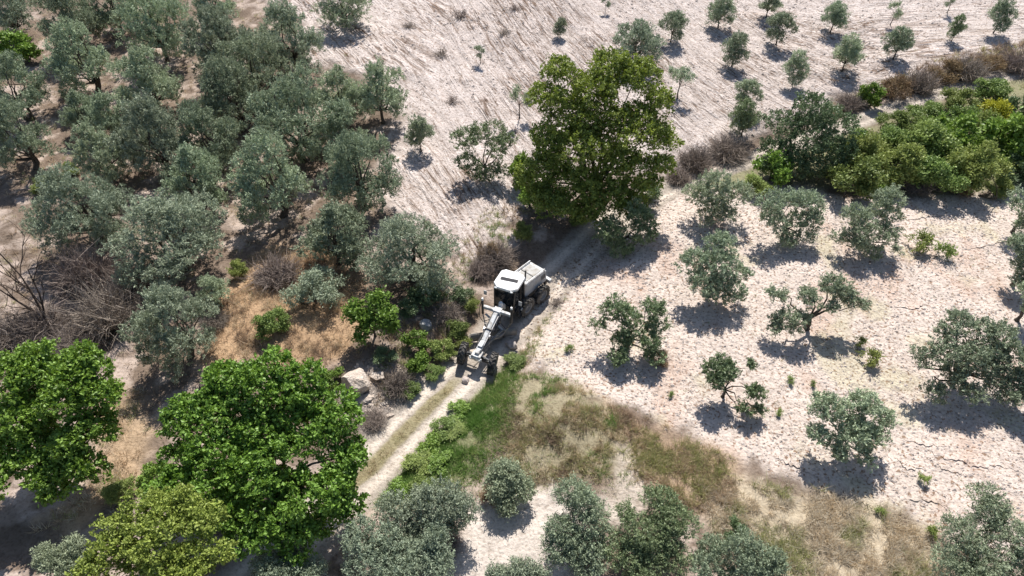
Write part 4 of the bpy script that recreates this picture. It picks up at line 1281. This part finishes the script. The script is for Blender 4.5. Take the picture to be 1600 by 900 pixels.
class BM:
    """collects boxes, bars and turned shapes into one mesh"""
    def __init__(self): self.b = bmesh.new()

    def box(self, c, s, rot=None, bevel=0.02, taper=None):
        r = bmesh.ops.create_cube(self.b, size=1.0)
        vs = r['verts']
        for v in vs:
            x, y, z = v.co
            if taper and z > 0: x *= taper[0]; y *= taper[1]
            v.co = Vector((x * s[0], y * s[1], z * s[2]))
        if bevel:
            es = list({e for v in vs for e in v.link_edges})
            rb = bmesh.ops.bevel(self.b, geom=es, offset=min(bevel, min(s) * 0.3), segments=1, affect='EDGES', profile=0.5)
            vs = list({v for f in rb['faces'] for v in f.verts} | {v for v in vs if v.is_valid})
        Mx = Matrix.Translation(Vector(c)) @ (rot.to_4x4() if rot is not None else Matrix())
        for v in vs: v.co = Mx @ v.co
        return self

    def bar(self, a, b, r, r2=None, sides=10):
        a, b = Vector(a), Vector(b); d = b - a
        Mx = Matrix.Translation((a + b) / 2) @ d.to_track_quat('Z', 'Y').to_matrix().to_4x4()
        bmesh.ops.create_cone(self.b, cap_ends=True, segments=sides, radius1=r, radius2=r if r2 is None else r2, depth=d.length, matrix=Mx)
        return self

    def beam(self, a, b, w, h, bevel=0.02):
        a, b = Vector(a), Vector(b); d = b - a
        x = d.normalized(); y = Vector((0, 0, 1)).cross(x).normalized(); z = x.cross(y)
        R = Matrix((x, y, z)).transposed()
        return self.box((a + b) / 2, (d.length, w, h), R, bevel)

    def lathe(self, prof, seg=28, axis_y=True):
        rings = []
        for k in range(seg):
            t = 6.28318 * k / seg
            rings.append([self.b.verts.new((r * math.cos(t), y, r * math.sin(t))) for r, y in prof])
        for k in range(seg):
            p, q = rings[k], rings[(k + 1) % seg]
            for i in range(len(prof) - 1):
                try: self.b.faces.new((p[i], p[i + 1], q[i + 1], q[i]))
                except ValueError: pass
        return self

    def prism(self, pts, y0, y1):
        """outline in x-z, extruded along y"""
        A = [self.b.verts.new((x, y0, z)) for x, z in pts]; B = [self.b.verts.new((x, y1, z)) for x, z in pts]
        n = len(pts)
        self.b.faces.new(A); self.b.faces.new(B[::-1])
        for i in range(n): self.b.faces.new((A[i], B[i], B[(i + 1) % n], A[(i + 1) % n]))
        return self

    def slab(self, pts, z0, z1, bevel=0.0):
        A = [self.b.verts.new((x, y, z0)) for x, y in pts]; B = [self.b.verts.new((x, y, z1)) for x, y in pts]
        n = len(pts)
        self.b.faces.new(A[::-1]); top = self.b.faces.new(B)
        for i in range(n): self.b.faces.new((A[i], A[(i + 1) % n], B[(i + 1) % n], B[i]))
        if bevel: bmesh.ops.bevel(self.b, geom=list(top.edges), offset=bevel, segments=2, affect='EDGES', profile=0.5)
        return self

    def build(self, name, mat, parent, Mx=None, smooth=False):
        if Mx is not None: bmesh.ops.transform(self.b, matrix=Mx, verts=self.b.verts)
        bmesh.ops.recalc_face_normals(self.b, faces=self.b.faces)
        me = bpy.data.meshes.new(name); self.b.to_mesh(me); self.b.free()
        me.materials.append(M[mat] if isinstance(mat, str) else mat)
        if smooth:
            for p in me.polygons: p.use_smooth = True
        return obj(name, me, parent)


def motor_grader():
    XA = 5.5                                                      # front axle ahead of the articulation joint
    pa = ground_at(746, 560, 0.68)
    pr = ground_at(797, 436, 3.2)
    hd = Vector((pa.x - pr.x, pa.y - pr.y)); hd.normalize()
    org = Vector((pa.x - hd.x * XA, pa.y - hd.y * XA, 0))
    za = float(height(pa.x, pa.y)) - 0.02; zr = float(height(org.x, org.y)) - 0.02
    org.z = zr
    g = empty('motor_grader', org, math.atan2(hd.y, hd.x))
    g.rotation_euler = (0, -math.atan2(za - zr, XA), math.atan2(hd.y, hd.x))
    tag(g, 'white articulated motor grader with long front beam, driving down the dirt track', 'grader')
    RT = Matrix.Rotation(math.radians(-17), 4, 'Z')                 # rear frame folded at the joint

    # wheels: shared tyre and rim meshes
    R, W = 0.70, 0.40
    t = BM().lathe([(0.37, -W * 0.42), (0.50, -W * 0.52), (0.62, -W * 0.50), (R - 0.035, -W * 0.40), (R - 0.03, 0), (R - 0.035, W * 0.40), (0.62, W * 0.50), (0.50, W * 0.52), (0.37, W * 0.42)], 30)
    for k in range(17):
        for s in (-1, 1):
            a = 6.28318 * (k + 0.25 * s) / 17
            rot = Matrix.Rotation(-a, 3, 'Y') @ Matrix.Rotation(s * 0.55, 3, 'X')
            c = Matrix.Rotation(-a, 3, 'Y') @ Vector((R - 0.01, s * W * 0.23, 0))
            t.box(c, (0.075, W * 0.56, 0.062), rot, 0)
    tyre0 = t.build('tyre', 'tyre', None)
    r = BM().lathe([(0.0, W * 0.16), (0.13, W * 0.18), (0.14, W * 0.30), (0.17, W * 0.30), (0.18, W * 0.12), (0.31, W * 0.10), (0.34, W * 0.38), (0.385, W * 0.44), (0.385, -W * 0.44), (0.34, -W * 0.38), (0.30, -W * 0.2), (0.0, -W * 0.2)], 24)
    for k in range(8):
        a = 6.28318 * k / 8
        r.bar((0.24 * math.cos(a), W * 0.1, 0.24 * math.sin(a)), (0.24 * math.cos(a), W * 0.17, 0.24 * math.sin(a)), 0.022, sides=6)
    rim0 = r.build('rim', 'rim', None)
    tm, rm = tyre0.data, rim0.data
    bpy.data.objects.remove(tyre0); bpy.data.objects.remove(rim0)

    def wheel(pos, side, lean=0.0, steer=0.0, spin=0.0):
        w = bpy.data.objects.new('wheel', None); w.empty_display_size = 0.3; link(w, g)
        w.matrix_local = Matrix.Translation(pos) @ Matrix.Rotation(steer, 4, 'Z') @ Matrix.Rotation(lean, 4, 'X') @ Matrix.Rotation(math.pi if side < 0 else 0, 4, 'Z') @ Matrix.Rotation(spin, 4, 'Y')
        obj('tyre', tm, w); obj('rim', rm, w)
    for s in (-1, 1):
        wheel(Vector((XA, s * 1.03, R - 0.01)), s, -0.10, math.radians(9), 0.3 * s)
    for s in (-1, 1):
        for dx in (-0.15, -1.75):
            v = RT @ Vector((dx, s * 1.02, R))
            wheel(v, s, 0, math.radians(-17), 0.2 + dx)

    # front axle
    b = BM().beam((XA, -0.85, 0.74), (XA, 0.85, 0.74), 0.20, 0.20).box((XA, 0, 0.86), (0.42, 0.46, 0.34))
    for s in (-1, 1): b.box((XA, s * 0.78, 0.68), (0.22, 0.14, 0.36))
    ax = b.build('front_axle', 'black', g)
    BM().bar((XA - 0.22, -0.8, 0.62), (XA - 0.22, 0.8, 0.62), 0.035).build('tie_rod', 'steel', ax)
    BM().bar((XA + 0.21, 0, 0.86), (XA + 0.30, 0, 0.86), 0.13, 0.11, 14).build('pivot_cap', 'steel', ax)
    b = BM().box((XA + 0.02, 0, 1.10), (0.55, 0.62, 0.16)).box((XA + 0.30, 0, 0.98), (0.10, 0.85, 0.22))
    b.build('nose_block', 'worn', g)
    for s in (-1, 1):
        BM().bar((XA + 0.35, s * 0.3, 0.99), (XA + 0.40, s * 0.3, 0.99), 0.075, sides=12).build('headlight', 'lens', g)
    BM().box((XA - 0.55, 0, 1.47), (0.50, 0.30, 0.06)).box((XA - 0.33, 0, 1.28), (0.34, 0.36, 0.20)).build('nose_cover', 'grey', g)

    # main beam: rises from the nose, arched, to the cab
    bm_ = BM()
    pts = [(XA + 0.12, 1.18), (XA - 0.9, 1.36), (2.75, 2.06), (1.85, 2.02), (1.55, 1.55)]
    for (x0, z0), (x1, z1) in zip(pts[:-1], pts[1:]): bm_.beam((x0, 0, z0), (x1, 0, z1), 0.28, 0.30, 0.03)
    fr = bm_.build('main_beam', 'worn', g)
    BM().beam((XA - 0.5, 0.205, 1.42), (2.75, 0.205, 2.0), 0.05, 0.10, 0).build('hydraulic_pipe', 'steel', fr)
    BM().beam((XA - 0.5, -0.205, 1.42), (2.75, -0.205, 2.0), 0.05, 0.10, 0).build('hydraulic_pipe', 'black', fr)
    BM().box((3.9, 0, 1.62), (0.12, 0.44, 0.44), None, 0.02).build('beam_clamp', 'black', fr)
    BM().bar((2.05, 0, 2.18), (2.05, 0, 2.42), 0.16, 0.12, 14).build('filter_can', 'white', fr)

    # saddle with blade-lift cylinders
    b = BM().box((2.5, 0, 2.02), (0.42, 0.52, 0.46))
    for s in (-1, 1):
        b.beam((2.5, s * 0.2, 2.08), (2.55, s * 0.98, 2.12), 0.20, 0.22)
    sd_ = b.build('saddle', 'worn', g)
    for s in (-1, 1):
        c = BM().bar((2.62, s * 1.0, 1.55), (2.62, s * 1.0, 2.78), 0.075, sides=12).build('lift_cylinder', 'black', g)
        BM().bar((2.62, s * 1.0, 2.78), (2.62, s * 1.0, 2.92), 0.085, 0.06, 12).build('cylinder_cap', 'white', c)
        BM().bar((2.62, s * 1.0, 1.55), (2.9, s * 0.72, 0.95), 0.04, sides=8).build('piston_rod', 'steel', c)
        pts = [(2.62, s * 1.05, 2.7), (2.8, s * 1.12, 2.2), (3.0, s * 1.05, 1.6), (3.05, s * 0.8, 1.3), (2.9, s * 0.4, 1.5)]
        h = BM()
        for a_, b_ in zip(pts[:-1], pts[1:]): h.bar(a_, b_, 0.022, sides=6)
        h.build('hose', 'black', c)
    b = BM().bar((2.75, -0.75, 1.75), (2.95, 0.55, 1.0), 0.07, sides=10)
    b.build('side_shift_cylinder', 'grey', g)

    for s in (-1, 1):
        BM().bar((2.3, s * 0.26, 1.9), (3.6, s * 0.30, 1.35), 0.05, sides=8).build('articulation_cylinder', 'black', g)
        BM().box((2.95, s * 0.30, 1.62), (0.26, 0.16, 0.24)).build('valve_block', 'black', g)
        h = BM()
        pts = [(XA - 0.1, s * 0.25, 1.15), (XA - 0.5, s * 0.42, 1.15), (XA - 1.1, s * 0.36, 1.30), (XA - 1.7, s * 0.22, 1.62)]
        for a_, b_ in zip(pts[:-1], pts[1:]): h.bar(a_, b_, 0.025, sides=6)
        h.build('hose', 'black', g)
        BM().bar((XA - 0.05, s * 0.22, 1.0), (XA - 0.02, s * 0.82, 0.85), 0.05, sides=8).build('lean_cylinder', 'steel', g)

    # drawbar, circle, moldboard
    b = BM().beam((XA - 0.35, 0, 0.98), (2.9, 0.55, 0.98), 0.14, 0.16).beam((XA - 0.35, 0, 0.98), (2.9, -0.55, 0.98), 0.14, 0.16).beam((2.9, -0.75, 0.98), (2.9, 0.75, 0.98), 0.2, 0.14)
    b.build('drawbar', 'dusty', g)
    c = BM().lathe([(0.52, -0.07), (0.70, -0.07), (0.70, 0.07), (0.52, 0.07), (0.52, -0.07)], 32)
    c.build('blade_circle', 'steel', g, Matrix.Translation((3.1, 0, 0.83)) @ Matrix.Rotation(math.pi / 2, 4, 'X'))
    prof = []
    for k in range(9):
        a = -0.95 + 1.9 * k / 8
        prof.append((0.42 * math.cos(a) - 0.42, 0.33 + 0.34 * math.sin(a) / math.sin(0.95)))
    prof = prof + [(x - 0.035, z) for x, z in reversed(prof)]
    MB = Matrix.Translation((3.25, 0.05, 0.12)) @ Matrix.Rotation(math.radians(36), 4, 'Z')
    bl = BM().prism(prof, -1.5, 1.5).build('moldboard', 'dusty', g, MB)
    BM().box((-0.17, 0, 0.02), (0.03, 3.04, 0.14), None, 0).build('cutting_edge', 'steel', bl, MB)
    for s in (-1, 1):
        BM().box((-0.16, s * 1.52, 0.32), (0.26, 0.025, 0.5), None, 0).build('end_bit', 'dusty', bl, MB)
        BM().beam((3.0, s * 0.5, 0.8), (2.95, s * 0.62, 0.35), 0.16, 0.12).build('blade_arm', 'black', bl)

    # cab: dark glass between slim pillars, white roof with hatch
    CX0, CX1, CW = -0.02, 1.5, 0.78
    b = BM().box(((CX0 + CX1) / 2, 0, 1.28), (CX1 - CX0, 2 * CW - 0.1, 0.34)).box((1.35, 0, 1.58), (0.5, 0.7, 0.4))
    cab = b.build('cab', 'black', g)
    for s in (-1, 1):
        BM().beam((CX1 + 0.06, s * (CW - 0.12), 1.3), (CX1 - 0.05, s * (CW - 0.06), 3.1), 0.08, 0.09).build('pillar', 'black', cab)
        BM().beam((0.62, s * CW, 1.3), (0.62, s * (CW - 0.02), 3.1), 0.06, 0.06).build('pillar', 'black', cab)
        BM().beam((CX0, s * (CW - 0.02), 1.3), (CX0 + 0.05, s * (CW - 0.05), 3.1), 0.08, 0.09).build('pillar', 'black', cab)
        BM().prism([(CX0 + 0.06, 1.45), (0.58, 1.45), (0.58, 3.06), (CX0 + 0.08, 3.06)], s * (CW - 0.045), s * (CW - 0.055)).build('side_window', 'glass', cab)
        d = BM().prism([(0.66, 1.2), (CX1 + 0.0, 1.2), (CX1 - 0.09, 3.06), (0.66, 3.06)], s * (CW - 0.045), s * (CW - 0.055)).build('door', 'glass', cab)
        BM().box((0.75, s * (CW - 0.02), 1.95), (0.16, 0.03, 0.04), None, 0).build('door_handle', 'steel', d) if False else None
    BM().box((CX1 + 0.0, 0, 2.35), (0.012, 2 * CW - 0.26, 1.45), Matrix.Rotation(-0.06, 3, 'Y'), 0).build('windscreen', 'glass', cab)
    BM().box((CX0 + 0.02, 0, 2.35), (0.012, 2 * CW - 0.2, 1.4), None, 0).build('rear_window', 'glass', cab)
    rw, rc = 0.84, 0.24
    x0, x1 = CX0 - 0.12, CX1 + 0.12
    rf = BM().slab([(x0 + rc, -rw), (x1 - rc - 0.1, -rw), (x1, -rw + 0.36), (x1, rw - 0.36), (x1 - rc - 0.1, rw), (x0 + rc, rw), (x0, rw - rc), (x0, -rw + rc)], 3.10, 3.26, 0.06).build('roof', 'white', cab)
    BM().box((0.72, 0, 3.268), (0.28, 1.15, 0.03), Matrix.Rotation(0.12, 3, 'Z'), 0.005).build('roof_hatch', 'seat', cab)
    for s in (-1, 1):
        BM().box((CX1 + 0.14, s * 0.55, 3.16), (0.10, 0.18, 0.10)).build('work_light', 'lens', cab)
    BM().box((0.45, 0, 1.72), (0.5, 0.5, 0.14), None, 0.04).box((0.2, 0, 2.1), (0.13, 0.5, 0.7), None, 0.04).build('seat', 'seat', cab)
    BM().bar((1.0, 0, 1.5), (0.95, 0, 2.05), 0.05).lathe([(0.18, -0.015), (0.21, -0.015), (0.21, 0.015), (0.18, 0.015), (0.18, -0.015)], 16).build('steering_column', 'black', cab, Matrix.Translation((0, 0, 0))) if False else \
        BM().bar((1.05, 0, 1.5), (0.92, 0, 2.1), 0.05).build('steering_column', 'black', cab)
    for s in (-1, 1):
        mr = BM().bar((CX1, s * CW, 2.75), (CX1 + 0.25, s * (CW + 0.42), 2.7), 0.018, sides=6).build('mirror_arm', 'black', g)
        BM().box((CX1 + 0.26, s * (CW + 0.44), 2.55), (0.06, 0.22, 0.36)).build('mirror', 'grey', mr)
        st = BM()
        for k in range(3): st.box((0.95, s * (CW + 0.05 + 0.05 * (2 - k)), 0.55 + 0.28 * k), (0.45, 0.18, 0.04), None, 0.01)
        st.bar((0.75, s * (CW + 0.16), 0.5), (0.75, s * (CW + 0.02), 1.4), 0.02, sides=6).bar((1.15, s * (CW + 0.16), 0.5), (1.15, s * (CW + 0.02), 1.4), 0.02, sides=6)
        st.build('step_ladder', 'black', g)
        BM().box((0.4, s * (CW + 0.05), 1.05), (1.0, 0.30, 0.10)).build('fuel_step', 'grey', g)
    BM().bar((0.0, 0, 0.75), (0.0, 0, 1.35), 0.17, sides=14).build('articulation_joint', 'black', g)

    # rear frame, bonnet and tandems, folded at the joint
    b = BM()
    for s in (-1, 1): b.beam((0.0, s * 0.36, 0.95), (-2.75, s * 0.42, 0.95), 0.14, 0.30)
    b.box((-2.7, 0, 0.95), (0.2, 1.3, 0.45)).build('rear_frame', 'black', g, RT)
    hood = BM().prism([(-0.32, 1.12), (-2.62, 1.12), (-2.68, 1.5), (-2.60, 2.08), (-2.42, 2.20), (-0.32, 2.28)], -0.66, 0.66)
    bmesh.ops.bevel(hood.b, geom=list(hood.b.edges), offset=0.04, segments=2, affect='EDGES', profile=0.5)
    hd_ = hood.build('engine_hood', 'worn', g, RT)
    for s in (-1, 1):
        for x0, x1 in ((-0.42, -1.12), (-1.18, -1.88), (-1.94, -2.58)):
            pn = BM().box(((x0 + x1) / 2, s * 0.668, 1.76), (abs(x1 - x0), 0.02, 0.66), None, 0.006).build('side_panel', 'grey', hd_, RT)  # shade on the white hood side, put in as grey
        BM().box((-1.5, s * 0.668, 1.29), (2.2, 0.02, 0.26), None, 0.006).build('lower_panel', 'grey', hd_, RT)  # same grey paints in the shade below
        for k in range(5):
            BM().box((-2.26, s * 0.685, 1.58 + 0.085 * k), (0.46, 0.02, 0.035), None, 0).build('grille_slat', 'black', hd_, RT)
        BM().beam((-0.45, s * 0.63, 2.38), (-2.45, s * 0.63, 2.32), 0.07, 0.07).build('hood_rail', 'white', hd_, RT)
        BM().bar((-2.4, s * 0.63, 2.15), (-2.4, s * 0.63, 2.32), 0.03, sides=8).bar((-0.45, s * 0.63, 2.24), (-0.45, s * 0.63, 2.38), 0.03, sides=8).build('rail_post', 'white', hd_, RT)
        BM().box((-2.68, s * 0.48, 1.8), (0.05, 0.16, 0.22)).build('tail_light', M['black'], hd_, RT)
    BM().bar((-1.05, 0.12, 2.32), (-1.05, 0.12, 2.85), 0.06, sides=12).build('exhaust_pipe', 'black', hd_, RT)
    BM().bar((-0.72, -0.3, 2.32), (-0.72, -0.3, 2.62), 0.12, 0.10, 12).build('air_intake', 'grey', hd_, RT)
    BM().box((-1.5, 0, 2.245), (1.5, 0.98, 0.04), Matrix.Rotation(-0.038, 3, 'Y'), 0.01).build('hood_hatch', 'dusty_white', hd_, RT)
    BM().box((-1.4, 0, 2.285), (0.06, 1.0, 0.04), None, 0).build('hatch_bar', 'black', hd_, RT)
    BM().box((-2.95, 0, 0.95), (0.25, 1.7, 0.30)).build('rear_bumper', 'grey', g, RT)
    for s in (-1, 1):
        BM().box((-0.95, s * 0.73, 0.68), (2.0, 0.18, 0.34), None, 0.05).build('tandem_case', 'black', g, RT)
        BM().box((-0.95, s * 0.98, 1.46), (2.3, 0.44, 0.04), None, 0.01).build('fender', 'grey', g, RT) if False else None


motor_grader()
